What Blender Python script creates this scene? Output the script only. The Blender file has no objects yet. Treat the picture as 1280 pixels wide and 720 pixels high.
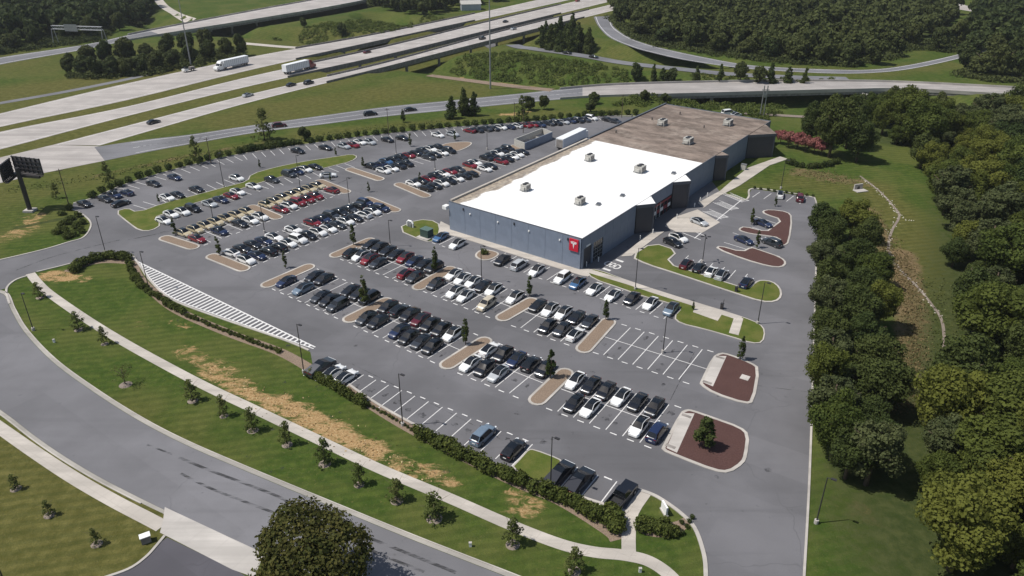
import bpy, bmesh, math, random
import numpy as np
from mathutils import Vector, Matrix
from mathutils.geometry import tessellate_polygon
R_ = math.radians
random.seed(7)
rng = np.random.default_rng(7)
sc = bpy.context.scene
C = sc.collection

# ------------------------------------------------------------------ camera, sky, sun, exposure
F_PX, PITCH, ROLL, CAM_H = 950.0, 0.48346, 0.0019, 71.61
cd = bpy.data.cameras.new('camera')
cd.sensor_width = 36.0
cd.lens = F_PX / 1280.0 * 36.0
cd.clip_start = 1.0
cd.clip_end = 12000.0
cam = bpy.data.objects.new('camera', cd)
C.objects.link(cam)
_r = Vector((1, 0, 0)); _f = Vector((0, math.cos(PITCH), -math.sin(PITCH))); _u = Vector((0, math.sin(PITCH), math.cos(PITCH)))
_r2 = math.cos(ROLL) * _r + math.sin(ROLL) * _u
_u2 = -math.sin(ROLL) * _r + math.cos(ROLL) * _u
mw = Matrix((( _r2.x, _u2.x, -_f.x, 0), (_r2.y, _u2.y, -_f.y, 0), (_r2.z, _u2.z, -_f.z, CAM_H), (0, 0, 0, 1)))
cam.matrix_world = mw
sc.camera = cam

SUN_EL, SUN_TRAVEL = R_(59.0), R_(8.0)          # elevation; ground direction the shadows fall to
world = bpy.data.worlds.new('World')
sc.world = world
world.use_nodes = True
wn = world.node_tree
sky = wn.nodes.new('ShaderNodeTexSky')
sky.sky_type = 'NISHITA'
sky.sun_disc = False
sky.sun_elevation = SUN_EL
sky.sun_rotation = math.pi / 2 - (SUN_TRAVEL + math.pi)
sky.air_density = 1.2
sky.dust_density = 1.5
bg = wn.nodes['Background']
bg.inputs['Strength'].default_value = 0.088
wn.links.new(sky.outputs[0], bg.inputs['Color'])
sd = bpy.data.lights.new('sun', 'SUN')
sd.energy = 4.7
sd.angle = R_(0.53)
sd.color = (1.0, 0.955, 0.88)
sun = bpy.data.objects.new('sun', sd)
C.objects.link(sun)
ldir = Vector((math.cos(SUN_EL) * math.cos(SUN_TRAVEL), math.cos(SUN_EL) * math.sin(SUN_TRAVEL), -math.sin(SUN_EL)))
sun.rotation_euler = ldir.to_track_quat('-Z', 'Y').to_euler()
sc.view_settings.view_transform = 'Standard'
sc.view_settings.look = 'None'
sc.view_settings.exposure = 0.0
sc.view_settings.gamma = 1.0
sc.view_settings.use_curve_mapping = False
try:
    sc.cycles.max_bounces = 6
    sc.cycles.diffuse_bounces = 3
    sc.cycles.glossy_bounces = 2
    sc.cycles.transparent_max_bounces = 6
except Exception:
    pass

# ------------------------------------------------------------------ survey helpers (photograph point -> place on the ground)
def U0(x, y, z=0.0):
    d = _f + (x - 640.0) / F_PX * _r2 - (y - 360.0) / F_PX * _u2
    t = (z - CAM_H) / d.z
    return Vector((t * d.x, t * d.y, z))

def proj(p):
    d = Vector(p) - Vector((0, 0, CAM_H))
    w = d.dot(_f)
    return 640 + F_PX * d.dot(_r2) / w, 360 - F_PX * d.dot(_u2) / w

def seg_dist(X, Y, pl):
    best = np.full(np.shape(X), 1e9)
    for (ax, ay), (bx, by) in zip(pl[:-1], pl[1:]):
        dx, dy = bx - ax, by - ay
        L2 = dx * dx + dy * dy + 1e-9
        t = np.clip(((X - ax) * dx + (Y - ay) * dy) / L2, 0, 1)
        best = np.minimum(best, np.hypot(X - ax - t * dx, Y - ay - t * dy))
    return best

def W(pts, z=0.0):
    return [(U0(x, y, z).x, U0(x, y, z).y) for x, y in pts]

_ch1 = W([(150, 28), (215, 42), (300, 52), (400, 58), (470, 74), (535, 95), (600, 103), (690, 113), (790, 120), (880, 134), (980, 138), (1080, 138), (1180, 146)], -6)
_ch2 = W([(470, 30), (560, 45), (640, 57), (665, 61), (740, 72), (820, 84), (880, 90)], -5)
_ch3 = W([(235, 50), (262, 46), (320, 38), (400, 24), (470, 10), (520, 0)], -6)
_ch4 = W([(455, 92), (540, 72), (620, 52), (668, 40)], -6)
def H(X, Y):
    X = np.asarray(X, float); Y = np.asarray(Y, float)
    def dip(pl, depth, flat, slope):
        t = np.clip((seg_dist(X, Y, pl) - flat) / slope, 0, 1)
        t = t * t * (3 - 2 * t)
        return -depth * (1 - t)
    d = np.minimum(dip(_ch1, 6.5, 6, 15), dip(_ch2, 5.5, 5, 13))
    d = np.minimum(d, np.minimum(dip(_ch3, 7.0, 9, 16), dip(_ch4, 6.5, 17, 12)))
    # keep the lot and everything nearer dead level
    near = np.clip((Y - 262) / 12.0, 0, 1)
    return d * near

def U(x, y):
    z = 0.0
    for _ in range(12):
        p = U0(x, y, z)
        z = 0.5 * z + 0.5 * float(H(p.x, p.y))
    p = U0(x, y, z)
    return Vector((p.x, p.y, float(H(p.x, p.y))))

def hgt(base, top):
    """height of an upright thing from its foot and its top in the photograph"""
    b = U(*base)
    lo, hi = 0.0, 60.0
    for _ in range(40):
        m = (lo + hi) / 2
        if proj(b + Vector((0, 0, m)))[1] > top[1]: lo = m
        else: hi = m
    return lo

def catmull(pts, closed=False, n=6):
    P = [Vector(p) for p in pts]
    out = []
    N = len(P)
    rngi = range(N) if closed else range(N - 1)
    for i in rngi:
        if closed: p0, p1, p2, p3 = P[i - 1], P[i], P[(i + 1) % N], P[(i + 2) % N]
        else: p0, p1, p2, p3 = P[max(i - 1, 0)], P[i], P[i + 1], P[min(i + 2, N - 1)]
        for k in range(n):
            t = k / n
            out.append(0.5 * ((2 * p1) + (p2 - p0) * t + (2 * p0 - 5 * p1 + 4 * p2 - p3) * t * t + (3 * p1 - p0 - 3 * p2 + p3) * t ** 3))
    if not closed: out.append(P[-1])
    return out

def chaikin(pts, it=2):
    P = [Vector(p) for p in pts]
    for _ in range(it):
        Q = []
        for i in range(len(P)):
            a, b = P[i], P[(i + 1) % len(P)]
            Q += [a * .75 + b * .25, a * .25 + b * .75]
        P = Q
    return P

def area2(P):
    return sum(P[i].x * P[(i + 1) % len(P)].y - P[(i + 1) % len(P)].x * P[i].y for i in range(len(P)))

def inset(P, d):
    if area2(P) < 0: P = P[::-1]
    out = []
    n = len(P)
    for i in range(n):
        e0 = (P[i] - P[i - 1]); e1 = (P[(i + 1) % n] - P[i])
        e0 = Vector((e0.x, e0.y)).normalized(); e1 = Vector((e1.x, e1.y)).normalized()
        nn = Vector((-e0.y - e1.y, e0.x + e1.x))
        if nn.length < 1e-4: nn = Vector((-e1.y, e1.x))
        nn.normalize()
        c = max(0.5, nn.dot(Vector((-e1.y, e1.x))))
        out.append(Vector((P[i].x + nn.x * d / c, P[i].y + nn.y * d / c, 0)))
    return out

# ------------------------------------------------------------------ mesh helpers
class MB:
    def __init__(s): s.v = []; s.f = []; s.m = []
    def add(s, v, f, m=0):
        o = len(s.v)
        s.v += [tuple(p) for p in v]
        s.f += [tuple(i + o for i in q) for q in f]
        s.m += [m] * len(f)
        return s
    def box(s, c, d, rz=0.0, m=0, taper=1.0, tz=None):
        x, y, z = d[0] / 2, d[1] / 2, d[2] / 2
        cs, sn = math.cos(rz), math.sin(rz)
        vs = []
        for sz in (-1, 1):
            k = taper if sz > 0 else 1
            for sx, sy in ((-1, -1), (1, -1), (1, 1), (-1, 1)):
                a, b = sx * x * k, sy * y * k
                vs.append((c[0] + a * cs - b * sn, c[1] + a * sn + b * cs, c[2] + sz * z))
        return s.add(vs, [(3, 2, 1, 0), (4, 5, 6, 7), (0, 1, 5, 4), (1, 2, 6, 5), (2, 3, 7, 6), (3, 0, 4, 7)], m)
    def tube(s, pts, rad, n=8, m=0, cap=True):
        P = [Vector(p) for p in pts]
        rads = rad if isinstance(rad, (list, tuple)) else [rad] * len(P)
        vs, fs = [], []
        for i, p in enumerate(P):
            t = (P[min(i + 1, len(P) - 1)] - P[max(i - 1, 0)]).normalized()
            a = t.cross(Vector((0, 0, 1)))
            if a.length < 1e-3: a = Vector((1, 0, 0))
            a.normalize(); b = t.cross(a)
            for k in range(n):
                an = 2 * math.pi * k / n
                vs.append(p + (a * math.cos(an) + b * math.sin(an)) * rads[i])
        for i in range(len(P) - 1):
            for k in range(n):
                fs.append((i * n + k, (i + 1) * n + k, (i + 1) * n + (k + 1) % n, i * n + (k + 1) % n))
        if cap:
            fs.append(tuple(range(n))); fs.append(tuple((len(P) - 1) * n + k for k in range(n))[::-1])
        return s.add(vs, fs, m)
    def poly(s, P, z, m=0):
        tris = tessellate_polygon([[Vector((p[0], p[1], 0)) for p in P]])
        vs = [(p[0], p[1], z) for p in P]
        fs = []
        for t in tris:
            a, b, c = [Vector(vs[i]) for i in t]
            fs.append(tuple(t) if (b - a).cross(c - a).z > 0 else tuple(t)[::-1])
        return s.add(vs, fs, m)
    def prism(s, P, z0, z1, m=0):
        P = [Vector((p[0], p[1], 0)) for p in P]
        if area2(P) < 0: P = P[::-1]
        s.poly(P, z1, m)
        n = len(P)
        vs = [(p.x, p.y, z0) for p in P] + [(p.x, p.y, z1) for p in P]
        return s.add(vs, [(i, (i + 1) % n, n + (i + 1) % n, n + i) for i in range(n)], m)
    def ribbon(s, A, B, z=None, m=0):
        vs = []
        for a, b in zip(A, B):
            for p in (a, b): vs.append((p[0], p[1], z if z is not None else p[2]))
        n = len(A)
        fs = []
        for i in range(n - 1):
            q = (2 * i, 2 * i + 1, 2 * i + 3, 2 * i + 2)
            a, b, c = [Vector(vs[k]) for k in q[:3]]
            fs.append(q if (b - a).cross(c - a).z > 0 else q[::-1])
        return s.add(vs, fs, m)
    def mesh(s, name, mats, smooth=False, angle=None):
        me = bpy.data.meshes.new(name)
        me.from_pydata(s.v, [], s.f)
        for mt in (mats if isinstance(mats, (list, tuple)) else [mats]): me.materials.append(mt)
        if any(s.m): me.polygons.foreach_set('material_index', s.m)
        if smooth:
            me.polygons.foreach_set('use_smooth', [True] * len(me.polygons))
            if angle: me.set_sharp_from_angle(angle=R_(angle))
        me.update()
        return me
    def build(s, name, mats, parent=None, loc=None, smooth=False, angle=None):
        return link(name, s.mesh(name, mats, smooth, angle), parent, loc)

def link(name, me, parent=None, loc=None, rz=None, sca=None):
    o = bpy.data.objects.new(name, me)
    C.objects.link(o)
    if parent is not None: o.parent = parent
    if loc is not None: o.location = loc
    if rz is not None: o.rotation_euler = (0, 0, rz)
    if sca is not None: o.scale = sca if isinstance(sca, (tuple, list)) else (sca,) * 3
    return o

def tag(o, label=None, cat=None, group=None, kind=None):
    if label: o['label'] = label
    if cat: o['category'] = cat
    if group: o['group'] = group
    if kind: o['kind'] = kind
    return o

def thing(name, label, cat, loc=(0, 0, 0), rz=0.0, group=None):
    return tag(link(name, None, None, loc, rz), label, cat, group)

def offset_line(P, d):
    out = []
    n = len(P)
    for i in range(n):
        t = P[min(i + 1, n - 1)] - P[max(i - 1, 0)]
        t = Vector((t.x, t.y, 0)).normalized()
        out.append(Vector((P[i].x - t.y * d, P[i].y + t.x * d, P[i].z)))
    return out

def strip(mb, P, w, z, m=0):
    return mb.ribbon(offset_line(P, w / 2), offset_line(P, -w / 2), z, m)

def wall_line(mb, P, w, z0, z1, m=0):
    A, B = offset_line(P, w / 2), offset_line(P, -w / 2)
    n = len(P)
    vs = []
    for a, b in zip(A, B):
        vs += [(a.x, a.y, z0), (b.x, b.y, z0), (b.x, b.y, z1), (a.x, a.y, z1)]
    fs = []
    for i in range(n - 1):
        o, q = 4 * i, 4 * i + 4
        fs += [(o + 1, o, q, q + 1)[::-1] if False else (o, o + 1, q + 1, q), (o + 1, o + 2, q + 2, q + 1), (o + 2, o + 3, q + 3, q + 2), (o + 3, o, q, q + 3)]
    fs += [(3, 2, 1, 0), (4 * n - 4, 4 * n - 3, 4 * n - 2, 4 * n - 1)]
    return mb.add(vs, fs, m)

def PX(pts): return [U0(x, y) for x, y in pts]

# ------------------------------------------------------------------ materials
class NT:
    def __init__(s, name):
        s.mat = bpy.data.materials.new(name)
        s.mat.use_nodes = True
        s.t = s.mat.node_tree
        s.b = s.t.nodes['Principled BSDF']
        s.pos = s.t.nodes.new('ShaderNodeTexCoord').outputs['Object']
    def n(s, ty, **kw):
        nd = s.t.nodes.new(ty)
        for k, v in kw.items(): setattr(nd, k, v)
        return nd
    def l(s, a, b): s.t.links.new(a, b)
    def noise(s, scale, detail=3.0, rough=0.55, vec=None, dist=0.0):
        nd = s.n('ShaderNodeTexNoise')
        nd.inputs['Scale'].default_value = scale; nd.inputs['Detail'].default_value = detail
        nd.inputs['Roughness'].default_value = rough; nd.inputs['Distortion'].default_value = dist
        s.l(vec if vec is not None else s.pos, nd.inputs['Vector'])
        return nd.outputs['Fac']
    def map(s, scale=(1, 1, 1), rot=(0, 0, 0), loc=(0, 0, 0)):
        nd = s.n('ShaderNodeMapping')
        nd.inputs['Scale'].default_value = scale; nd.inputs['Rotation'].default_value = rot; nd.inputs['Location'].default_value = loc
        s.l(s.pos, nd.inputs['Vector'])
        return nd.outputs[0]
    def ramp(s, fac, a, b, lo=0.0, hi=1.0):
        nd = s.n('ShaderNodeMapRange')
        nd.inputs[1].default_value = a; nd.inputs[2].default_value = b; nd.inputs[3].default_value = lo; nd.inputs[4].default_value = hi
        nd.interpolation_type = 'SMOOTHSTEP'
        s.l(fac, nd.inputs[0])
        return nd.outputs[0]
    def math(s, op, a, b=None):
        nd = s.n('ShaderNodeMath', operation=op)
        for i, q in enumerate((a, b)):
            if q is None: continue
            if isinstance(q, (int, float)): nd.inputs[i].default_value = q
            else: s.l(q, nd.inputs[i])
        return nd.outputs[0]
    def mix(s, fac, a, b, bt='MIX'):
        nd = s.n('ShaderNodeMix', data_type='RGBA', blend_type=bt)
        for i, q in ((0, fac), (6, a), (7, b)):
            if isinstance(q, (int, float)): nd.inputs[i].default_value = q
            elif isinstance(q, tuple): nd.inputs[i].default_value = q + (1.0,) if len(q) == 3 else q
            else: s.l(q, nd.inputs[i])
        return nd.outputs[2]
    def attr(s, name):
        nd = s.n('ShaderNodeAttribute'); nd.attribute_name = name
        return nd.outputs['Fac']
    def done(s, col, rough=0.8, bump=None, strength=0.3, dist=0.05, **kw):
        if isinstance(col, tuple): s.b.inputs['Base Color'].default_value = col + (1.0,)
        else: s.l(col, s.b.inputs['Base Color'])
        if isinstance(rough, (int, float)): s.b.inputs['Roughness'].default_value = rough
        else: s.l(rough, s.b.inputs['Roughness'])
        if bump is not None:
            nd = s.n('ShaderNodeBump'); nd.inputs['Strength'].default_value = strength; nd.inputs['Distance'].default_value = dist
            s.l(bump, nd.inputs['Height']); s.l(nd.outputs[0], s.b.inputs['Normal'])
        for k, v in kw.items(): s.b.inputs[k.replace('_', ' ')].default_value = v
        return s.mat

def plain(name, col, rough=0.7, var=0.12, scale=3.0, **kw):
    n = NT(name)
    f = n.noise(scale, 4)
    c = n.mix(n.ramp(f, 0.3, 0.7), tuple(x * (1 - var) for x in col), tuple(min(1, x * (1 + var)) for x in col))
    return n.done(c, rough, **kw)

def m_asphalt(name, col, streak_rot=0.0, streak=0.25, patch=0.18):
    n = NT(name)
    big = n.noise(0.045, 4, 0.6)
    med = n.noise(0.5, 5, 0.65)
    fine = n.noise(9.0, 3, 0.7)
    st = n.noise(0.35, 4, 0.6, vec=n.map((0.06, 1.0, 1.0), (0, 0, streak_rot)))
    c = n.mix(n.ramp(big, 0.35, 0.68), tuple(x * (1 - patch) for x in col), tuple(x * (1 + patch) for x in col))
    c = n.mix(n.ramp(st, 0.52, 0.75, 0, streak), c, tuple(x * 0.55 for x in col))
    c = n.mix(n.ramp(st, 0.25, 0.42, streak * 0.7, 0.0), c, tuple(x * 1.35 for x in col))
    c = n.mix(n.ramp(med, 0.62, 0.8, 0, 0.35), c, tuple(x * 0.6 for x in col))
    c = n.mix(n.ramp(fine, 0.3, 0.7, 0.0, 0.3), c, tuple(x * 0.7 for x in col))
    oil = n.noise(0.95, 3, 0.55)
    c = n.mix(n.ramp(oil, 0.66, 0.78, 0, 0.55), c, tuple(x * 0.45 for x in col))
    pt = n.n('ShaderNodeTexBrick'); pt.offset = 0.37; pt.inputs['Scale'].default_value = 1.0; pt.inputs['Brick Width'].default_value = 17.0; pt.inputs['Row Height'].default_value = 6.3; pt.inputs['Mortar Size'].default_value = 0.0; pt.inputs['Bias'].default_value = 0.0
    pt.inputs['Color1'].default_value = (0.86, 0.86, 0.86, 1); pt.inputs['Color2'].default_value = (1.12, 1.12, 1.12, 1)
    n.l(n.map((1, 1, 1), (0, 0, streak_rot)), pt.inputs['Vector'])
    c = n.mix(0.5, c, pt.outputs['Color'], 'MULTIPLY')
    c = n.mix(1.0, c, (1.02, 1.02, 1.02), 'MULTIPLY')
    # crack sealer lines
    v = n.n('ShaderNodeTexVoronoi', feature='DISTANCE_TO_EDGE'); v.inputs['Scale'].default_value = 0.055
    wob = n.n('ShaderNodeVectorMath', operation='ADD')
    nz = n.n('ShaderNodeTexNoise'); nz.inputs['Scale'].default_value = 0.25; n.l(n.pos, nz.inputs['Vector'])
    sc_ = n.n('ShaderNodeVectorMath', operation='SCALE'); sc_.inputs['Scale'].default_value = 3.0
    n.l(nz.outputs['Color'], sc_.inputs[0]); n.l(n.pos, wob.inputs[0]); n.l(sc_.outputs[0], wob.inputs[1])
    n.l(wob.outputs[0], v.inputs['Vector'])
    crack = n.ramp(v.outputs['Distance'], 0.0, 0.006, 0.35, 0.0)
    c = n.mix(n.math('MULTIPLY', crack, n.ramp(big, 0.45, 0.6)), c, tuple(x * 0.4 for x in col))
    return n.done(c, 0.88, fine, 0.25, 0.02)

def m_concrete(name, col, joint=None, rot=0.0, rough=0.85):
    n = NT(name)
    c = n.mix(n.ramp(n.noise(0.12, 4, 0.6), 0.35, 0.68), tuple(x * 0.86 for x in col), tuple(x * 1.08 for x in col))
    c = n.mix(n.ramp(n.noise(1.6, 5, 0.7), 0.55, 0.8, 0, 0.3), c, tuple(x * 0.72 for x in col))
    st = n.noise(0.4, 4, 0.6, vec=n.map((0.05, 1.0, 1.0), (0, 0, rot)))
    c = n.mix(n.ramp(st, 0.42, 0.66, 0, 0.65), c, tuple(x * 0.66 for x in col))
    if joint:
        w = n.n('ShaderNodeTexBrick'); w.offset = 0.0
        w.inputs['Scale'].default_value = 1.0; w.inputs['Brick Width'].default_value = joint[0]; w.inputs['Row Height'].default_value = joint[1]
        w.inputs['Mortar Size'].default_value = 0.035; w.inputs['Mortar Smooth'].default_value = 0.2
        n.l(n.map((1, 1, 1), (0, 0, rot)), w.inputs['Vector'])
        c = n.mix(n.math('MULTIPLY', w.outputs['Fac'], 0.4), c, tuple(x * 0.6 for x in col))
    return n.done(c, rough, n.noise(14, 3), 0.15, 0.01)

E1 = -0.5707                                  # direction of the stall rows running down to the right
M = {}
M['asphalt'] = m_asphalt('asphalt_lot', (0.122, 0.120, 0.129), -E1, 0.4, 0.2)
M['asphalt_road'] = m_asphalt('asphalt_road', (0.148, 0.146, 0.157), 0.62, 0.35)
M['asphalt_new'] = m_asphalt('asphalt_new', (0.075, 0.072, 0.085), 0.6, 0.12)
M['asphalt_hwy'] = m_asphalt('asphalt_frontage', (0.15, 0.15, 0.162), -0.75, 0.35)
M['walk'] = m_concrete('pavement_concrete', (0.46, 0.42, 0.375), (1.6, 1.6), 0.55)
M['kerb'] = m_concrete('kerb_concrete', (0.44, 0.41, 0.375), None)
M['apron'] = m_concrete('apron_concrete', (0.47, 0.44, 0.41), (4.0, 4.0), 0.5)
M['freeway'] = m_concrete('freeway_concrete', (0.385, 0.355, 0.335), (9.0, 3.7), -0.948)
M['bridge_deck'] = m_concrete('bridge_deck', (0.335, 0.31, 0.295), None, -0.1)
M['gutter'] = m_concrete('gutter_concrete', (0.33, 0.31, 0.28), (3.0, 3.0), 0.5)
M['paint'] = plain('road_paint', (0.62, 0.61, 0.6), 0.7, 0.2, 6.0)
M['paint_y'] = plain('yellow_paint', (0.55, 0.38, 0.08), 0.7, 0.2, 6.0)
M['dark_conc'] = plain('bridge_concrete', (0.22, 0.2, 0.185), 0.9, 0.25, 0.8)
M['pole'] = plain('dark_bronze_metal', (0.03, 0.028, 0.03), 0.45, 0.1)
M['galv'] = plain('galvanised_steel', (0.3, 0.31, 0.32), 0.45, 0.15, 2.0, Metallic=0.6)
M['white'] = plain('white_painted_metal', (0.75, 0.75, 0.74), 0.5, 0.06)
M['tyre'] = plain('tyre_rubber', (0.02, 0.02, 0.021), 0.85, 0.1)
M['rim'] = plain('alloy_rim', (0.32, 0.32, 0.33), 0.35, 0.1, Metallic=0.7)
M['bark'] = plain('bark', (0.09, 0.065, 0.045), 0.95, 0.3, 4.0)
M['stone'] = plain('pale_stone', (0.45, 0.42, 0.36), 0.9, 0.3, 1.5)

def m_mulch(name, col):
    n = NT(name)
    f = n.noise(6.0, 5, 0.75); g = n.noise(0.4, 3)
    c = n.mix(n.ramp(f, 0.3, 0.72), tuple(x * 0.55 for x in col), tuple(x * 1.3 for x in col))
    c = n.mix(n.ramp(g, 0.4, 0.7, 0, 0.35), c, tuple(x * 0.7 for x in col))
    return n.done(c, 0.95, f, 0.8, 0.06, Specular_IOR_Level=0.1)
M['mulch_tan'] = m_mulch('tan_mulch', (0.245, 0.185, 0.14))
M['mulch_red'] = m_mulch('dark_red_mulch', (0.095, 0.052, 0.047))
M['mulch_grey'] = m_mulch('grey_mulch', (0.24, 0.20, 0.17))

def m_grass(name, a, b, dryc=(0.2, 0.17, 0.07), dry=0.25):
    n = NT(name)
    f = n.noise(5.0, 5, 0.75); g = n.noise(0.35, 4)
    c = n.mix(n.ramp(g, 0.35, 0.68), a, b)
    c = n.mix(n.ramp(f, 0.3, 0.75, 0.45, 0), c, tuple(x * 0.45 for x in a))
    c = n.mix(n.ramp(n.noise(0.8, 5, 0.7), 0.55, 0.78, 0, dry), c, dryc)
    return n.done(c, 0.95, f, 0.7, 0.08, Specular_IOR_Level=0.05)
M['turf'] = m_grass('island_turf', (0.085, 0.115, 0.024), (0.14, 0.145, 0.042))

def m_ground():
    n = NT('grass_ground')
    fine = n.noise(4.5, 5, 0.78); med = n.noise(0.55, 5, 0.65); big = n.noise(0.055, 4, 0.6); huge = n.noise(0.012, 3)
    g1, g2 = (0.044, 0.076, 0.014), (0.086, 0.116, 0.025)
    c = n.mix(n.ramp(med, 0.35, 0.68), g1, g2)
    c = n.mix(n.ramp(big, 0.42, 0.62, 0, 0.65), c, (0.13, 0.132, 0.04))
    c = n.mix(n.ramp(n.noise(0.16, 5, 0.7), 0.5, 0.7, 0, 0.5), c, (0.045, 0.066, 0.016))
    ol = n.math('ADD', n.attr('olive'), n.math('MULTIPLY', n.math('SUBTRACT', big, 0.5), 0.5))
    ocol = n.mix(n.ramp(med, 0.35, 0.7), (0.096, 0.088, 0.026), (0.16, 0.142, 0.048))
    c = n.mix(n.ramp(ol, 0.1, 0.9), c, ocol)
    # mower stripes
    wv = n.n('ShaderNodeTexWave'); wv.inputs['Scale'].default_value = 0.19; wv.inputs['Distortion'].default_value = 1.6; wv.inputs['Detail'].default_value = 2
    n.l(n.map((1, 1, 1), (0, 0, 1.35)), wv.inputs['Vector'])
    c = n.mix(n.ramp(wv.outputs['Fac'], 0.2, 0.8, 0.0, 0.28), c, (0.035, 0.048, 0.013))
    c = n.mix(n.ramp(fine, 0.3, 0.72, 0.45, 0), c, (0.03, 0.05, 0.012))
    c = n.mix(n.ramp(n.noise(1.7, 4, 0.7), 0.56, 0.75, 0, 0.5), c, (0.17, 0.15, 0.06))
    # rough brown grass
    br = n.math('ADD', n.attr('brown'), n.math('MULTIPLY', n.math('SUBTRACT', n.noise(0.25, 5, 0.7), 0.5), 1.2))
    bcol = n.mix(n.ramp(n.noise(2.2, 5, 0.75), 0.3, 0.7), (0.115, 0.085, 0.045), (0.24, 0.165, 0.095))
    c = n.mix(n.ramp(br, 0.35, 0.75, 0, 0.9), c, bcol)
    # bare soil and straw
    dv = n.math('ADD', n.attr('dry'), n.math('MULTIPLY', n.math('SUBTRACT', n.noise(0.6, 7, 0.8, vec=n.map((0.5, 1.0, 1.0), (0, 0, 0.55)), dist=0.8), 0.5), 2.1))
    scol = n.mix(n.ramp(n.noise(2.6, 5, 0.8), 0.32, 0.7), (0.25, 0.14, 0.06), (0.50, 0.35, 0.19))
    c = n.mix(n.ramp(dv, 0.5, 0.85, 0, 0.9), c, scol)
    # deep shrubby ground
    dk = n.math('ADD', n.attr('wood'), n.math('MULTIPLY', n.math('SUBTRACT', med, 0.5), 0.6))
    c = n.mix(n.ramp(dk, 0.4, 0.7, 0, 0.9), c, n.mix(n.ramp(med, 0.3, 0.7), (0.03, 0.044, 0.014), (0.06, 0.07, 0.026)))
    return n.done(c, 0.95, n.math('ADD', fine, n.math('MULTIPLY', med, 2.0)), 0.8, 0.12, Specular_IOR_Level=0.04)
M['ground'] = m_ground()

def m_leaf(name, a, b, c3, trans=0.25, per_tree=0.3):
    n = NT(name)
    lv = n.attr('lv')
    oi = n.n('ShaderNodeObjectInfo')
    c = n.mix(lv, a, b)
    c = n.mix(n.math('MULTIPLY', oi.outputs['Random'], per_tree), c, c3)
    n.done(c, 0.75)
    n.b.inputs['Specular IOR Level'].default_value = 0.12
    tr = n.n('ShaderNodeBsdfTranslucent'); n.l(c, tr.inputs['Color'])
    mx = n.n('ShaderNodeMixShader'); mx.inputs[0].default_value = trans
    out = [q for q in n.t.nodes if q.type == 'OUTPUT_MATERIAL'][0]
    n.l(n.b.outputs[0], mx.inputs[1]); n.l(tr.outputs[0], mx.inputs[2]); n.l(mx.outputs[0], out.inputs['Surface'])
    return n.mat
M['leaf'] = m_leaf('leaves_green', (0.042, 0.066, 0.016), (0.105, 0.135, 0.03), (0.17, 0.175, 0.034), 0.4, 0.75)
M['leaf_dark'] = m_leaf('leaves_dark', (0.03, 0.05, 0.016), (0.068, 0.094, 0.026), (0.1, 0.115, 0.032), 0.35, 0.6)
M['leaf_grey'] = m_leaf('leaves_grey_green', (0.05, 0.066, 0.026), (0.105, 0.12, 0.05), (0.11, 0.125, 0.05), 0.35, 0.7)
M['leaf_far'] = m_leaf('leaves_far_wood', (0.032, 0.05, 0.018), (0.075, 0.096, 0.03), (0.105, 0.112, 0.036), 0.32, 0.6)
M['leaf_olive'] = m_leaf('leaves_bronze_olive', (0.05, 0.054, 0.014), (0.125, 0.105, 0.03), (0.06, 0.085, 0.02), 0.32, 0.3)
M['leaf_pink'] = m_leaf('blossom_pink', (0.20, 0.06, 0.065), (0.36, 0.13, 0.13), (0.09, 0.11, 0.04), 0.2, 0.25)
M['leaf_hedge'] = m_leaf('leaves_hedge', (0.036, 0.052, 0.012), (0.105, 0.12, 0.026), (0.07, 0.09, 0.02), 0.2, 0.4)
M['leaf_young'] = m_leaf('leaves_young', (0.055, 0.078, 0.02), (0.14, 0.175, 0.05), (0.17, 0.17, 0.06), 0.4, 0.4)

# ------------------------------------------------------------------ ground sheet
def axis(*segs):
    out = [segs[0][0]]
    for a, b, st in segs:
        k = max(1, round((b - a) / st))
        out += [a + (b - a) * (i + 1) / k for i in range(k)]
    return np.array(out)
gx = axis((-5000, -1000, 1000), (-1000, -400, 60), (-400, -160, 8), (-160, 130, 1.3), (130, 420, 6), (420, 1000, 60), (1000, 5000, 1000))
gy = axis((-1500, -100, 200), (-100, 40, 10), (40, 262, 1.3), (262, 640, 4), (640, 1000, 40), (1000, 7000, 1000))
GX, GY = np.meshgrid(gx, gy)
GZ = H(GX, GY)
def stroke_attr(strokes):
    v = np.zeros_like(GX)
    for pts, r, s in strokes:
        pl = [(U(x, y).x, U(x, y).y) for x, y in pts]
        if len(pl) == 1: pl = pl * 2
        v = np.maximum(v, s * np.clip(1.35 - seg_dist(GX, GY, pl) / r, 0, 1))
    return v
A_dry = stroke_attr([
    ([(228, 438), (270, 458), (300, 475)], 3.2, 0.62), ([(262, 465), (330, 500), (390, 525)], 2.6, 0.8), ([(345, 503), (420, 540), (470, 565)], 3.0, 0.88),
    ([(440, 553), (510, 585), (560, 600)], 2.6, 0.7), ([(640, 632), (660, 640)], 2.2, 0.7), ([(648, 620), (665, 632)], 2.4, 0.72),
    ([(62, 344), (85, 347)], 3.5, 0.85), ([(95, 352), (112, 348)], 2.0, 0.6), ([(172, 405), (180, 410)], 2.5, 0.5), ([(215, 402), (232, 410)], 1.5, 0.6),
    ([(0, 300), (28, 288), (45, 270)], 5.0, 0.62), ([(255, 245), (275, 238)], 2.2, 0.75), ([(630, 143), (660, 141)], 3.0, 0.85),
    ([(575, 97), (640, 106), (690, 112)], 3.0, 0.9), ([(250, 455), (256, 460)], 1.5, 0.7), ([(700, 700), (720, 712)], 2.0, 0.5),
])
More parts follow.
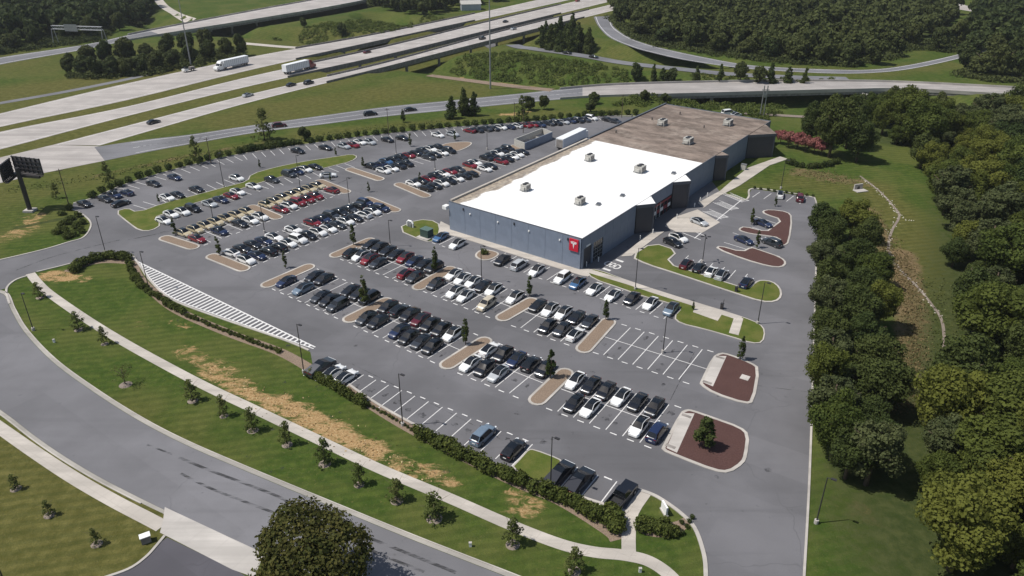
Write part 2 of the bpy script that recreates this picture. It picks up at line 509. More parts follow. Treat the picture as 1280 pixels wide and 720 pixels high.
A_olive = stroke_attr([
    ([(-200, 260), (0, 175), (200, 115), (320, 96), (480, 65), (700, 20)], 60, 0.75), ([(300, 150), (420, 125), (520, 112), (580, 112)], 22, 0.72),
    ([(-80, 700), (60, 690), (110, 640), (40, 590)], 18, 1.1), ([(-100, 235), (60, 240), (200, 205), (400, 165), (600, 148), (780, 136)], 7, 0.55),
    ([(0, 120), (100, 105), (200, 92)], 25, 0.85), ([(1120, 700), (1090, 650)], 8, 0.45), ([(1090, 235), (1140, 290), (1175, 360), (1180, 430), (1165, 520)], 8, 0.75),
    ([(880, 90), (1000, 88), (1100, 92), (1180, 80)], 14, 0.55), ([(700, 45), (760, 62), (850, 88)], 14, 0.45), ([(-100, 60), (60, 80), (250, 60), (420, 40)], 40, 0.55), ([(990, 225), (1040, 235)], 8, 0.6)])
A_brown = stroke_attr([([(1128, 318), (1140, 380), (1142, 440), (1128, 490), (1120, 515)], 3.8, 0.95), ([(1000, 215), (1040, 222), (1065, 228)], 7, 0.55), ([(1080, 260), (1105, 300), (1122, 350)], 4.0, 0.62),
    ([(1075, 640), (1090, 648)], 3.0, 0.55), ([(110, 222), (160, 212), (230, 196), (330, 178)], 3.0, 0.45)])
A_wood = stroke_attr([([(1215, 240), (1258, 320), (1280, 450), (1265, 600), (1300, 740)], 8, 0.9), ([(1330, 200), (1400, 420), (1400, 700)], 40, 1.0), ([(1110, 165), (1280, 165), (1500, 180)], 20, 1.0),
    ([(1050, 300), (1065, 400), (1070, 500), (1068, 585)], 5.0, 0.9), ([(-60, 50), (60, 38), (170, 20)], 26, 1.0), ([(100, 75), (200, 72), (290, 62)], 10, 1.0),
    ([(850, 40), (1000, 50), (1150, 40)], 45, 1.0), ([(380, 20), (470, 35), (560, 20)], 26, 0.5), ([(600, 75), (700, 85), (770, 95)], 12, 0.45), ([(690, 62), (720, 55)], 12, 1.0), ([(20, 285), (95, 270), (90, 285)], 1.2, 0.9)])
nx, ny = len(gx), len(gy)
gv = np.stack([GX.ravel(), GY.ravel(), GZ.ravel()], 1)
idx = np.arange(nx * ny).reshape(ny, nx)
gf = np.stack([idx[:-1, :-1].ravel(), idx[:-1, 1:].ravel(), idx[1:, 1:].ravel(), idx[1:, :-1].ravel()], 1)

def np_mesh(name, v, f, mat, attrs=None, smooth=False, face_attr=None):
    me = bpy.data.meshes.new(name)
    k = f.shape[1]
    me.vertices.add(len(v)); me.vertices.foreach_set('co', np.ascontiguousarray(v, dtype=np.float32).ravel())
    me.loops.add(f.size); me.loops.foreach_set('vertex_index', np.ascontiguousarray(f, dtype=np.int32).ravel())
    me.polygons.add(len(f)); me.polygons.foreach_set('loop_start', np.arange(0, f.size, k, dtype=np.int32))
    me.polygons.foreach_set('loop_total', np.full(len(f), k, dtype=np.int32))
    if smooth: me.polygons.foreach_set('use_smooth', np.ones(len(f), dtype=bool))
    me.materials.append(mat)
    me.update(calc_edges=True)
    for a, arr in (attrs or {}).items():
        me.attributes.new(a, 'FLOAT', 'POINT').data.foreach_set('value', np.ascontiguousarray(arr, dtype=np.float32).ravel())
    for a, arr in (face_attr or {}).items():
        me.attributes.new(a, 'FLOAT', 'FACE').data.foreach_set('value', np.ascontiguousarray(arr, dtype=np.float32).ravel())
    return me
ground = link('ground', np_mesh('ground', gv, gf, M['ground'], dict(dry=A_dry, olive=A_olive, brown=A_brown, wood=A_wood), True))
tag(ground, kind='structure')

# ------------------------------------------------------------------ parking lot, drives and foreground road
def sheet(name, px, mat, z, smooth=0, parent=None):
    P = PX(px)
    if smooth: P = chaikin(P, smooth)
    o = MB().poly(P, z).build(name, mat, parent)
    if parent is None: tag(o, kind='structure')
    return o

lot_px = [(-60, 338), (0, 325), (55, 312), (85, 303), (104, 297), (113, 285), (112, 276), (100, 266), (88, 261), (92, 254), (118, 247), (150, 233), (200, 217), (250, 204), (300, 193), (400, 178), (470, 169), (560, 160), (640, 154), (760, 145), (800, 146),
          (840, 160), (900, 240), (932, 250), (940, 236), (1018, 247), (1021, 262), (1020, 330), (1017, 440), (1012, 590), (1005, 720), (998, 820), (990, 905), (800, 832), (862, 800), (878, 750), (882, 720), (879, 690), (868, 660), (850, 641), (826, 624), (812, 617), (800, 614),
          (785, 640), (700, 612), (600, 572), (520, 532), (470, 504), (435, 480), (392, 462), (388, 440), (352, 424), (270, 396), (214, 374), (187, 350), (176, 334), (160, 318), (120, 322), (75, 333), (40, 341), (18, 350), (9, 360), (-60, 380)]
lot = sheet('parking_lot', lot_px, M['asphalt'], 0.02)

up = catmull(PX([(-130, 395), (-60, 368), (-20, 366), (4, 368), (14, 388), (30, 415), (65, 452), (115, 489), (170, 524), (225, 553), (300, 586), (420, 636), (520, 677), (640, 724), (780, 780), (900, 830), (1150, 930), (1500, 1070)]), n=8)
lo = catmull(PX([(-200, 440), (-120, 470), (-60, 485), (-20, 500), (10, 519), (45, 546), (80, 570), (120, 594), (160, 615), (205, 637), (260, 662), (330, 693), (420, 735), (540, 785), (700, 850), (850, 920), (1120, 1040), (1500, 1210)]), n=8)
road = MB().ribbon(up, lo, 0.026).build('main_road', M['asphalt_road'])
tag(road, kind='structure')
kb = MB()
strip(kb, [p for p in offset_line(up, 0.35)[16:] if proj(p)[0] < 800], 0.6, 0.034); strip(kb, offset_line(lo, -0.3), 0.55, 0.034)
tag(kb.build('road_gutter', M['gutter']), kind='structure')
kb = MB()
wall_line(kb, [p for p in offset_line(up, 0.72)[18:] if proj(p)[0] < 800], 0.16, 0.0, 0.13)
wall_line(kb, [p for p in offset_line(lo, -0.64) if proj(p)[0] < 182], 0.16, 0.0, 0.13)
tag(kb.build('kerb', M['kerb']), kind='structure')
# dark tyre streaks
n = NT('tyre_streaks')
st = n.noise(0.9, 4, 0.7, vec=n.map((0.25, 1.3, 1), (0, 0, -0.5)))
n.done((0.03, 0.03, 0.032), 0.8)
n.l(n.ramp(st, 0.38, 0.66, 0.0, 0.75), n.b.inputs['Alpha'])
M['skid'] = n.mat
sk = MB()
for pts, w in (([(224, 572), (262, 588), (310, 606), (350, 622), (380, 640)], 0.45), ([(226, 592), (262, 610), (300, 625), (345, 642)], 0.4), ([(436, 662), (470, 676), (520, 696), (570, 716)], 0.45), ([(446, 680), (480, 695), (530, 715)], 0.4), ([(184, 556), (215, 568)], 0.3), ([(20, 338), (60, 323), (100, 312), (150, 300)], 0.3), ([(160, 300), (240, 283), (320, 262), (400, 238), (440, 222)], 0.35), ([(200, 291), (290, 268), (380, 243)], 0.3)):
    strip(sk, catmull(PX(pts), n=6), w, 0.032)
sk.build('tyre_marks', M['skid'], road)
joint = MB()
strip(joint, PX([(838, 500), (868, 440)]), 0.12, 0.026)
strip(joint, catmull(PX([(440, 455), (560, 515), (700, 585), (800, 612)]), n=4), 0.1, 0.026)
strip(joint, PX([(930, 480), (1010, 490)]), 0.1, 0.026)
joint.build('tar_seam', M['skid'], lot)

# pavements
def path(name, px, w, mat, z=0.035, nsm=6, th=True):
    P = catmull(PX(px), n=nsm)
    mb = MB(); wall_line(mb, P, w, -0.05, z)
    o = mb.build(name, mat); tag(o, kind='structure'); return o
path('pavement', [(38, 342), (47, 353), (62, 367), (105, 397), (150, 425), (200, 453), (255, 482), (310, 508), (390, 546), (470, 584), (560, 622), (640, 657), (700, 680), (742, 690), (780, 694), (812, 702), (840, 722), (860, 752)], 1.75, M['walk'])
path('pavement', [(-60, 494), (-10, 528), (40, 563), (90, 596), (140, 625), (186, 649), (203, 658)], 1.9, M['walk'])
path('pavement', [(786, 694), (786, 665), (790, 640), (806, 616)], 1.75, M['walk'], 0.05, 3)
sheet('driveway_apron', [(206, 634), (330, 692), (318, 722), (290, 712), (200, 666), (204, 650)], M['apron'], 0.04)
sheet('side_driveway', [(209, 672), (300, 716), (345, 745), (300, 800), (60, 800), (120, 724), (160, 712), (182, 697), (196, 682)], M['asphalt_new'], 0.03)
kb = MB(); wall_line(kb, catmull(PX([(206, 670), (196, 682), (182, 697), (160, 712), (120, 726), (70, 745)]), n=5), 0.35, 0.0, 0.13)
tag(kb.build('kerb', M['kerb']), kind='structure')

# outer kerbs of the lot
def kerb(px, w=0.36, h=0.13, n=5):
    kb = MB(); wall_line(kb, catmull(PX(px), n=n), w, 0.0, h)
    tag(kb.build('kerb', M['kerb']), kind='structure')
kerb([(-60, 338), (0, 325), (55, 312), (85, 303), (104, 297), (113, 285), (112, 276), (100, 266), (88, 261)])
kerb([(92, 254), (118, 247), (150, 233), (200, 217), (250, 204), (300, 193), (400, 178), (470, 169), (560, 160), (640, 154), (760, 145), (800, 146)])
kerb([(1018, 247), (1021, 262), (1020, 330), (1017, 440), (1012, 590), (1005, 720), (1000, 800)], 0.3)
kerb([(900, 240), (925, 249), (932, 250), (936, 246), (940, 236), (980, 240), (1018, 247)], 0.45)
kerb([(810, 822), (862, 800), (880, 745), (882, 715), (879, 690), (868, 660), (850, 641), (826, 624), (812, 617), (800, 613)], 0.5)
kerb([(785, 640), (700, 612), (600, 572), (520, 532), (470, 504), (435, 480)], 0.4)
kerb([(386, 438), (352, 424), (270, 396), (214, 374), (187, 350), (176, 334), (166, 320)], 0.4)
kerb([(160, 318), (120, 322), (75, 333), (46, 340)], 0.35); kerb([(34, 345), (18, 351), (8, 362), (12, 380)], 0.4)

# ------------------------------------------------------------------ planting islands
def island(P, fill, name='planting_island', kw=0.42, h=0.13, sm=2):
    P = chaikin(P, sm) if sm else P
    root = tag(link(name, None), kind='structure')
    c = sum(P, Vector()) / len(P)
    MB().prism(P, 0.0, h).build('kerb', M['kerb'], root)
    MB().prism(inset(P, kw), 0.0, h + 0.03).build('mulch_bed' if 'mulch' in fill else 'turf', M[fill], root)
    return root

def capsule(a, b, w=3.1, n=7):
    a, b = U0(*a), U0(*b)
    d = (b - a); d.normalize(); p = Vector((-d.y, d.x, 0))
    r = w / 2
    P = []
    for c, base in ((b, 0), (a, math.pi)):
        for k in range(n):
            an = base + math.pi / 2 - math.pi * k / (n - 1)
            P.append(c + d * math.cos(an) * r + p * math.sin(an) * r)
    return P
ISL = dict(a=((629, 397), (664, 377)), b=((730, 436), (760, 403)), c=((560, 456), (605, 427)), d=((672, 500), (706, 467)), e=((438, 399), (482, 377)), f=((524, 359), (562, 337)),
           g=((335, 356), (385, 334)), h=((420, 319), (462, 301)), i=((266, 321), (304, 336)), gold=((207, 298), (241, 309)), j=((315, 259), (346, 272)), k=((400, 227), (432, 240)), l=((460, 249), (494, 263)),
           m=((438, 212), (474, 224)), n=((499, 231), (532, 245)), p=((583, 211), (595, 217)), q=((643, 183), (656, 192)))
for k, (a, b) in ISL.items(): island(capsule(a, b), 'mulch_tan', sm=0)
island(PX([(548, 184), (557, 179), (586, 177), (592, 180), (578, 188), (562, 191)]), 'mulch_tan')
island(PX([(591, 320), (602, 311), (627, 316), (618, 324), (603, 327)]), 'mulch_tan')
island(PX([(143, 265), (160, 260), (172, 266), (205, 254), (245, 244), (285, 233), (309, 227), (313, 218), (345, 209), (380, 202), (420, 196), (440, 193), (448, 196), (440, 202), (420, 207), (400, 212), (370, 217), (345, 223), (322, 230), (300, 237), (270, 247), (235, 257), (210, 266), (192, 273), (203, 281), (190, 289), (174, 289), (160, 279)]), 'turf', 'grass_island', 0.3, sm=1)
island(PX([(494, 287), (522, 274), (548, 277), (551, 290), (543, 302), (532, 303)]), 'turf', 'grass_island', 0.3, sm=1)
g3 = island(PX([(731, 337), (747, 337), (782, 350), (818, 362), (862, 376), (898, 387), (930, 397), (950, 405), (957, 414), (954, 429), (940, 430), (915, 422), (880, 412), (850, 405), (841, 397), (852, 385), (838, 380), (800, 370), (776, 361), (740, 349)]), 'turf', 'grass_island', 0.25, sm=1)
mb = MB(); wall_line(mb, PX([(735, 339), (785, 354), (818, 365), (862, 379), (898, 390), (926, 399)]), 1.7, 0.1, 0.172); mb.prism(PX([(871, 380), (866, 391), (897, 402), (904, 391)]), 0.1, 0.176); mb.prism(PX([(918, 396), (929, 399), (923, 420), (911, 417)]), 0.1, 0.18)
mb.build('pavement', M['walk'], g3)
island(PX([(787, 321), (815, 303), (849, 314), (832, 329), (877, 343), (920, 357), (935, 361), (943, 353), (951, 350), (966, 352), (976, 360), (978, 371), (970, 378), (952, 378), (915, 366), (840, 341), (808, 331)]), 'turf', 'grass_island', 0.4, sm=1)
m1 = island(PX([(890, 447), (900, 441), (912, 443), (940, 454), (950, 461), (943, 503), (932, 506), (892, 493), (874, 481), (876, 476)]), 'mulch_red', 'mulch_island', 0.5, sm=1)
mb = MB(); mb.prism(PX([(893, 446), (908, 446), (891, 484), (879, 479)]), 0.1, 0.175); mb.build('pavement', M['apron'], m1)
m2 = island(PX([(850, 516), (858, 512), (866, 513), (892, 522), (926, 534), (937, 544), (934, 570), (930, 580), (912, 592), (893, 590), (847, 572), (826, 563), (829, 556)]), 'mulch_red', 'mulch_island', 0.5, sm=1)
mb = MB(); mb.prism(PX([(852, 517), (868, 518), (846, 567), (833, 561)]), 0.1, 0.175); mb.build('pavement', M['apron'], m2)
for q in ((900, 448, m1), (884, 479, m1), (858, 521, m2), (838, 559, m2)):
    p = U0(q[0], q[1]); MB().box((p.x, p.y, 0.181), (1.5, 0.6, 0.012), E1).build('tactile_strip', M['dark_conc'], q[2])
p = U0(931, 473); MB().box((p.x, p.y, 0.185), (1.4, 1.4, 0.08), E1).build('manhole_cover', M['apron'], m1)
island(PX([(952, 264), (962, 262), (985, 265), (991, 272), (987, 303), (981, 308), (974, 305), (974, 298), (956, 295), (938, 293), (924, 289), (923, 286), (930, 283), (957, 290), (965, 284), (977, 275), (955, 268)]), 'mulch_red', 'mulch_island', 0.4, sm=1)
island(PX([(894, 311), (899, 307), (927, 315), (938, 309), (948, 312), (977, 322), (984, 329), (978, 335), (962, 334), (930, 325)]), 'mulch_red', 'mulch_island', 0.45, sm=1)

# building-side pavements
def slab(px, z=0.12, mat='walk', name='pavement'):
    o = MB().prism(PX(px), 0.0, z).build(name, M[mat]); tag(o, kind='structure'); return o
slab([(545, 290), (551, 277), (565, 284), (640, 309), (729, 336), (748, 338), (735, 346), (728, 345), (640, 318), (575, 297)])
slab([(776, 321), (815, 289), (830, 290), (812, 303), (790, 320)]); slab([(831, 283), (842, 272), (872, 262), (900, 278), (878, 291), (846, 290)], 0.06); slab([(872, 254), (900, 239), (915, 226), (935, 210), (975, 196), (985, 199), (962, 207), (925, 232), (900, 245), (880, 260)])
slab([(770, 322), (800, 297), (866, 250), (880, 238), (872, 262), (830, 290), (790, 320)], 0.016, 'asphalt_new', 'building_walkway')

# ------------------------------------------------------------------ buildings: low metal-clad showroom
BA = R_(53.85)
FR = U0(728, 299, 7.2); FR.z = 0
BL, BWd, BH = 113.0, 36.4, 7.2
def m_clad(name, col, rib=1.0):
    n = NT(name)
    f = n.noise(0.5, 4); g = n.noise(0.9, 3, vec=n.map((3.0, 3.0, 0.12)))
    c = n.mix(n.ramp(f, 0.3, 0.7), tuple(x * 0.93 for x in col), tuple(x * 1.06 for x in col))
    c = n.mix(n.ramp(g, 0.5, 0.75, 0, 0.25), c, tuple(x * 0.75 for x in col))
    return n.done(c, 0.55)
M['clad'] = m_clad('blue_grey_cladding', (0.18, 0.215, 0.28))
M['clad_d'] = m_clad('dark_cladding', (0.05, 0.05, 0.06))
M['coping'] = plain('dark_coping', (0.09, 0.10, 0.12), 0.5)
def m_roof_white():
    n = NT('white_membrane_roof')
    c = n.mix(n.ramp(n.noise(0.12, 4), 0.35, 0.7), (0.76, 0.75, 0.735), (0.84, 0.835, 0.83))
    sep = n.n('ShaderNodeSeparateXYZ'); n.l(n.pos, sep.inputs[0])
    w = n.math('ADD', sep.outputs['Y'], n.math('MULTIPLY', n.math('SUBTRACT', n.noise(0.09, 4, 0.6), 0.5), 7.0))
    c = n.mix(n.ramp(w, 32.6, 33.4, 0, 0.9), c, n.mix(n.ramp(n.noise(1.2, 5), 0.35, 0.7), (0.15, 0.11, 0.075), (0.36, 0.29, 0.2)))
    c = n.mix(n.ramp(n.noise(0.5, 6, 0.8), 0.58, 0.8, 0, 0.3), c, (0.5, 0.48, 0.45))
    bk = n.n('ShaderNodeTexBrick'); bk.inputs['Scale'].default_value = 1.0; bk.inputs['Brick Width'].default_value = 30.0; bk.inputs['Row Height'].default_value = 3.05; bk.inputs['Mortar Size'].default_value = 0.07
    n.l(n.pos, bk.inputs['Vector'])
    c = n.mix(n.math('MULTIPLY', bk.outputs['Fac'], 0.4), c, (0.5, 0.49, 0.47))
    return n.done(c, 0.6)
def m_roof_brown():
    n = NT('weathered_brown_roof')
    s1 = n.noise(0.35, 6, 0.75, vec=n.map((1.0, 0.35, 1.0)))
    c = n.mix(n.ramp(s1, 0.35, 0.68), (0.10, 0.076, 0.06), (0.255, 0.2, 0.165))
    c = n.mix(n.ramp(n.noise(0.1, 5, 0.7), 0.52, 0.7, 0, 0.6), c, (0.34, 0.285, 0.24))
    c = n.mix(n.ramp(n.noise(0.06, 4, 0.6), 0.55, 0.7, 0, 0.5), c, (0.10, 0.07, 0.06))
    c = n.mix(n.ramp(n.noise(2.5, 5, 0.8), 0.55, 0.8, 0, 0.5), c, (0.09, 0.06, 0.055))
    return n.done(c, 0.85)
M['roof_w'] = m_roof_white(); M['roof_b'] = m_roof_brown()
def m_glass(name, col=(0.02, 0.024, 0.028), rough=0.06):
    n = NT(name); return n.done(col, rough, Specular_IOR_Level=0.6)
M['glass'] = m_glass('dark_glass')
bld = thing('showroom_building', 'long low blue-grey showroom building with white front roof and brown rear roof', 'building', FR, BA)
# local frame: +x along the long side, +y to the left (into the building), front face at x=0
mb = MB()
mb.box((BL / 2, BWd / 2, (BH - 0.4) / 2), (BL - 0.6, BWd - 0.6, BH - 0.4)).build('wall', M['clad_d'], bld)
def panels(p0, p1, nrm, n, mat, z0=0.0, z1=BH, gap=0.05, th=0.3):
    a, b = Vector(p0), Vector(p1)
    d = (b - a); L = d.length; d.normalize(); ang = math.atan2(d.y, d.x); w = L / n
    me = MB().box((0, 0, (z0 + z1) / 2), (w - gap, th, z1 - z0)).mesh('wall_panel', mat)
    for i in range(n):
        c = a + d * (w * (i + 0.5)) + Vector(nrm) * (0.004 * (i % 2))
        link('wall_panel', me, bld, (c.x, c.y, 0), ang)
panels((0.15, 0.3, 0), (0.15, BWd - 0.3, 0), (-1, 0, 0), 8, M['clad'])
panels((0.0, BWd - 0.15, 0), (BL, BWd - 0.15, 0), (0, 1, 0), 24, M['clad'])
panels((BL - 0.15, 0.3, 0), (BL - 0.15, BWd - 0.3, 0), (1, 0, 0), 8, M['clad'])
# long side, with the doors let into it
segs = [(9.6, 23.7, 4), (30.9, 33.0, 1), (50.0, 69.4, 5), (73.8, 93.8, 5), (108.0, 113.0, 1)]
for x0, x1, k in segs: panels((x0, 0.15, 0), (x1, 0.15, 0), (0, -1, 0), k, M['clad'])
panels((0.3, 0.15, 0), (9.6, 0.15, 0), (0, -1, 0), 3, M['clad'], 4.6, BH); panels((33.0, 0.15, 0), (43.0, 0.15, 0), (0, -1, 0), 3, M['clad'], 4.2, BH)
M['clad_w'] = m_clad('pale_grey_cladding', (0.36, 0.39, 0.43))
for x0, w in ((0.3, 0.6), (4.3, 0.6), (9.0, 0.6)): MB().box((x0 + w / 2, 0.15, 2.3), (w, 0.3, 4.6)).build('door_pier', M['clad'], bld)
for x0, x1 in ((4.9, 9.0),):
    d = MB().box(((x0 + x1) / 2, 0.2, 2.25), (x1 - x0, 0.1, 4.5)).build('roller_door', M['glass'], bld)
    for z in (0.9, 1.8, 2.7, 3.6): MB().box(((x0 + x1) / 2, 0.13, z), (x1 - x0, 0.05, 0.1)).build('door_rail', M['galv'], d)
    for x in np.linspace(x0, x1, 5): MB().box((x, 0.125, 2.25), (0.1, 0.05, 4.5)).build('door_stile', M['galv'], d)
MB().box((2.6, 0.55, 2.25), (3.3, 0.1, 4.4)).build('open_doorway', M['clad_d'], bld)
MB().box((2.6, 0.0, 4.9), (1.6, 0.14, 0.35)).build('door_number_plate', M['white'], bld)
M['red'] = plain('red_storefront', (0.22, 0.02, 0.03), 0.4, 0.1)
for i in range(5):
    x = 34.0 + i * 2.0
    w_ = MB().box((x, 0.2, 1.9), (1.9, 0.1, 3.7)).build('shop_window', M['glass'], bld)
    MB().box((x, 0.12, 3.5), (1.9, 0.08, 0.5)).build('red_transom', M['red'], w_)
    MB().box((x - 0.95, 0.11, 1.9), (0.12, 0.1, 3.8)).build('mullion', M['white'] if i < 3 else M['red'], w_)
    MB().box((x, 0.115, 1.7), (1.5, 0.06, 0.9)).build('window_poster', M['white'] if i % 2 == 0 else M['red'], w_)
# wedge porches
for a, ap, out, b in ((23.7, 27.4, 3.0, 30.9), (43.0, 46.6, 3.1, 50.0), (69.4, 72.0, 2.7, 73.8), (93.8, 100.2, 6.1, 108.0)):
    white = a < 60
    pr = MB().prism([(a, -0.02, 0), (ap, -out, 0), (b, -0.02, 0)], BH - 0.7, BH + 0.05).build('porch_roof', M['roof_w'] if white else M['roof_b'], bld)
    mb = MB(); wall_line(mb, [Vector((a, 0, 0)), Vector((ap, -out, 0)), Vector((b, 0, 0))], 0.2, BH - 0.75, BH + 0.02); mb.build('porch_fascia', M['coping'], pr)
    mb = MB(); wall_line(mb, [Vector((a + 0.35, 0.0, 0)), Vector((ap + 0.05, -out + 0.35, 0))], 0.18, 0.0, BH - 0.75); mb.build('porch_screen', M['clad_d'], pr)
    mb = MB(); wall_line(mb, [Vector((ap + 0.05, -out + 0.35, 0)), Vector((b - 0.35, 0, 0))], 0.18, 0.0, BH - 0.75); mb.build('porch_screen', M['clad'], pr)
    MB().box((ap, -out + 0.25, (BH - 0.7) / 2), (0.3, 0.3, BH - 0.7)).build('porch_column', M['coping'], pr)
# roofs with low kerbs
MB().prism([(0.28, 0.28), (61.6, 0.28), (62.4, BWd - 0.5), (0.28, BWd - 0.5)], BH - 0.4, BH - 0.06).build('white_roof', M['roof_w'], bld)
MB().prism([(61.6, 0.28), (BL - 0.3, 0.28), (BL - 0.3, BWd - 0.5), (62.4, BWd - 0.5)], BH - 0.4, BH - 0.04).build('brown_roof', M['roof_b'], bld)
mb = MB()
for (x, y, lx, ly) in ((0.08, BWd / 2, 0.2, BWd), (11.95, 0.08, 23.5, 0.2), (36.95, 0.08, 12.1, 0.2), (59.7, 0.08, 19.4, 0.2), (83.8, 0.08, 20, 0.2), (110.4, 0.08, 4.8, 0.2), (BL - 0.1, BWd / 2, 0.2, BWd)): MB().box((x, y, BH + 0.03), (lx, ly, 0.14)).build('roof_coping', M['coping'], bld)
MB().box((31, BWd - 0.3, BH + 0.12), (61, 0.6, 0.5)).build('parapet', M['walk'], bld)
MB().box((88, BWd - 0.2, BH + 0.12), (50, 0.5, 0.5)).build('parapet', M['coping'], bld)
MB().prism([(24, BWd), (30, BWd), (28, BWd + 3.2), (24, BWd + 3.2)], 5.2, 5.5).build('dock_canopy', M['white'], bld)
MB().box((0.0, BWd + 0.9, 5.6), (1.4, 1.2, 0.8)).build('wall_vent', M['white'], bld)
for q in (5.5, 13.5, 22, 30): MB().box((-0.1, q, 5.6), (0.2, 0.3, 0.35)).build('wall_light', M['white'], bld)
for q in (3.5, 17.5, 32): MB().box((-0.09, q, 6.3), (0.16, 0.25, 0.6)).build('roof_scupper', M['pole'], bld)
# lower rear yard screen
mb = MB(); wall_line(mb, [Vector((BL, 24, 0)), Vector((BL + 5, 22, 0)), Vector((BL + 5, 4, 0)), Vector((BL, 2, 0))], 0.3, 0, 5.5); mb.build('yard_screen', M['coping'], bld)
# wall sign with emblem
sg = thing('wall_sign', 'square red sign with white T-shaped emblem on the front corner of the showroom', 'sign', FR + Matrix.Rotation(BA, 3, 'Z') @ Vector((-0.16, 1.9, 4.05)), BA)
M['signred'] = plain('sign_red', (0.52, 0.015, 0.035), 0.35, 0.05)
MB().box((0, 0, 1.35), (0.24, 2.2, 2.7)).build('sign_panel', M['signred'], sg)
mb = MB()
def strip2(pts, x0=-0.121, x1=-0.16):
    n_ = len(pts)
    vs = [(x0, -y, z) for y, z in pts] + [(x1, -y, z) for y, z in pts]
    mb.add(vs, [tuple(range(n_, 2 * n_))] + [(i, (i + 1) % n_, n_ + (i + 1) % n_, n_ + i) for i in range(n_)])
top = [(-0.75 + 1.5 * k / 12, 2.06 + 0.10 * (1 - ((k - 6) / 6) ** 2)) for k in range(13)]
bot = [(0.75 - 1.5 * k / 12, 1.93 + 0.10 * (1 - ((k - 6) / 6) ** 2)) for k in range(13)]
strip2(top + bot)
strip2([(-0.70, 1.84), (-0.30, 1.93), (-0.12, 1.90), (0, 1.76), (0.12, 1.90), (0.30, 1.93), (0.70, 1.84), (0.58, 1.66), (0.26, 1.70), (0.2, 1.62), (0, 0.55), (-0.2, 1.62), (-0.26, 1.70), (-0.58, 1.66)])
mb.build('emblem', M['white'], sg)

# rooftop machines
def roof_unit(px, size, label, group='rooftop air units'):
    p = U0(px[0], px[1], BH + 0.3)
    t = thing('rooftop_unit', label, 'air unit', (p.x, p.y, BH - 0.05), BA, group)
    lx, ly, lz = size
    MB().box((0, 0, 0.15), (lx + 0.3, ly + 0.3, 0.3)).build('roof_curb', M['galv'], t)
    c = MB().box((0, 0, 0.3 + lz / 2), (lx, ly, lz)).build('casing', M['ahu'], t)
    for s in (-1, 1):
        MB().tube([(s * lx * 0.24, 0, 0.3 + lz), (s * lx * 0.24, 0, 0.3 + lz + 0.18)], ly * 0.28, 12).build('fan_cowl', M['pole'], c)
    for s in (-0.3, 0, 0.3): MB().box((s * lx, -ly / 2 - 0.02, 0.3 + lz * 0.5), (lx * 0.22, 0.05, lz * 0.6)).build('louvre', M['dark_conc'], c)
    MB().box((-lx / 2 - 0.25, 0, 0.3 + lz * 0.35), (0.5, ly * 0.6, lz * 0.5)).build('intake_hood', M['ahu'], c)
M['ahu'] = plain('air_unit_casing', (0.42, 0.41, 0.38), 0.5, 0.15)
roof_unit((657, 236), (2.0, 1.7, 1.3), 'grey air unit on the white roof near its left edge')
roof_unit((725, 253), (2.0, 1.7, 1.3), 'grey air unit on the white roof nearest the front wall')
roof_unit((737, 199), (2.1, 1.8, 1.4), 'grey air unit on the white roof close to the brown roof')
roof_unit((800, 213), (2.6, 2.2, 1.4), 'larger pale air unit on the white roof toward its right side')
roof_unit((828, 155), (2.6, 2.2, 1.5), 'grey air unit on the left part of the brown roof')
roof_unit((860, 178), (2.6, 2.2, 1.5), 'grey air unit in the middle of the brown roof')
roof_unit((910, 155), (2.6, 2.2, 1.5), 'grey air unit at the far right of the brown roof')
for px, lab in (((778, 245), 'small flat roof hatch near the front middle of white roof'), ((842, 217), 'small open roof hatch near the right edge of white roof'), ((748, 256), 'small pipe vent box beside the front air unit')):
    p = U0(px[0], px[1], BH)
    t = thing('roof_hatch', lab, 'roof hatch', (p.x, p.y, BH - 0.06), BA)
    MB().box((0, 0, 0.15), (1.3, 0.9, 0.3)).build('curb', M['galv'], t); MB().box((0.2, 0.1, 0.36), (1.2, 0.9, 0.07), 0.2).build('lid', M['coping'], t)
for i, (px, py) in enumerate(((790, 146), (880, 160), (850, 143), (770, 166), (815, 150))):
    p = U0(px, py, BH)
    t = thing('roof_vent', 'small dark vent pipe on the brown roof', 'vent', (p.x, p.y, BH - 0.05), 0, 'vent pipes on the brown roof')
    MB().tube([(0, 0, 0), (0, 0, 0.8)], 0.15, 8).build('pipe', M['pole'], t); MB().tube([(0, 0, 0.75), (0, 0, 0.95)], [0.3, 0.05], 8).build('cap', M['pole'], t)

# dumpster enclosure
t = thing('bin_enclosure', 'grey block-walled open-top bin enclosure beside the rear loading drive', 'enclosure')
base = [U0(643, 183), U0(656, 188), U0(690, 174), U0(678, 169)]
for i in range(4):
    mb = MB(); wall_line(mb, [base[i], base[(i + 1) % 4]], 0.25, 0, 2.4 + 0.003 * i); mb.build('wall', M['ahu'] if i != 1 else M['clad'], t)
MB().prism(inset(base, 0.5), 0, 0.05).build('slab', M['walk'], t)
mid = (base[0] + base[1] + base[2] + base[3]) / 4
d_ = (base[2] - base[1]).normalized(); ang = math.atan2(d_.y, d_.x)
for s in (-1, 1):
    p = mid + d_ * (s * 3.4)
    w_ = thing('waste_bin', ('dark blue waste bin at the left end of the bin enclosure', 'grey waste bin at the right end of the bin enclosure')[s > 0], 'bin', (p.x, p.y, 0.05), ang)
    MB().box((0, 0, 0.75), (2.2, 1.5, 1.5), taper=1.08).build('tub', M['coping'] if s < 0 else M['ahu'], w_); MB().box((0, 0, 1.54), (2.4, 1.65, 0.08)).build('lid', M['pole'], w_)

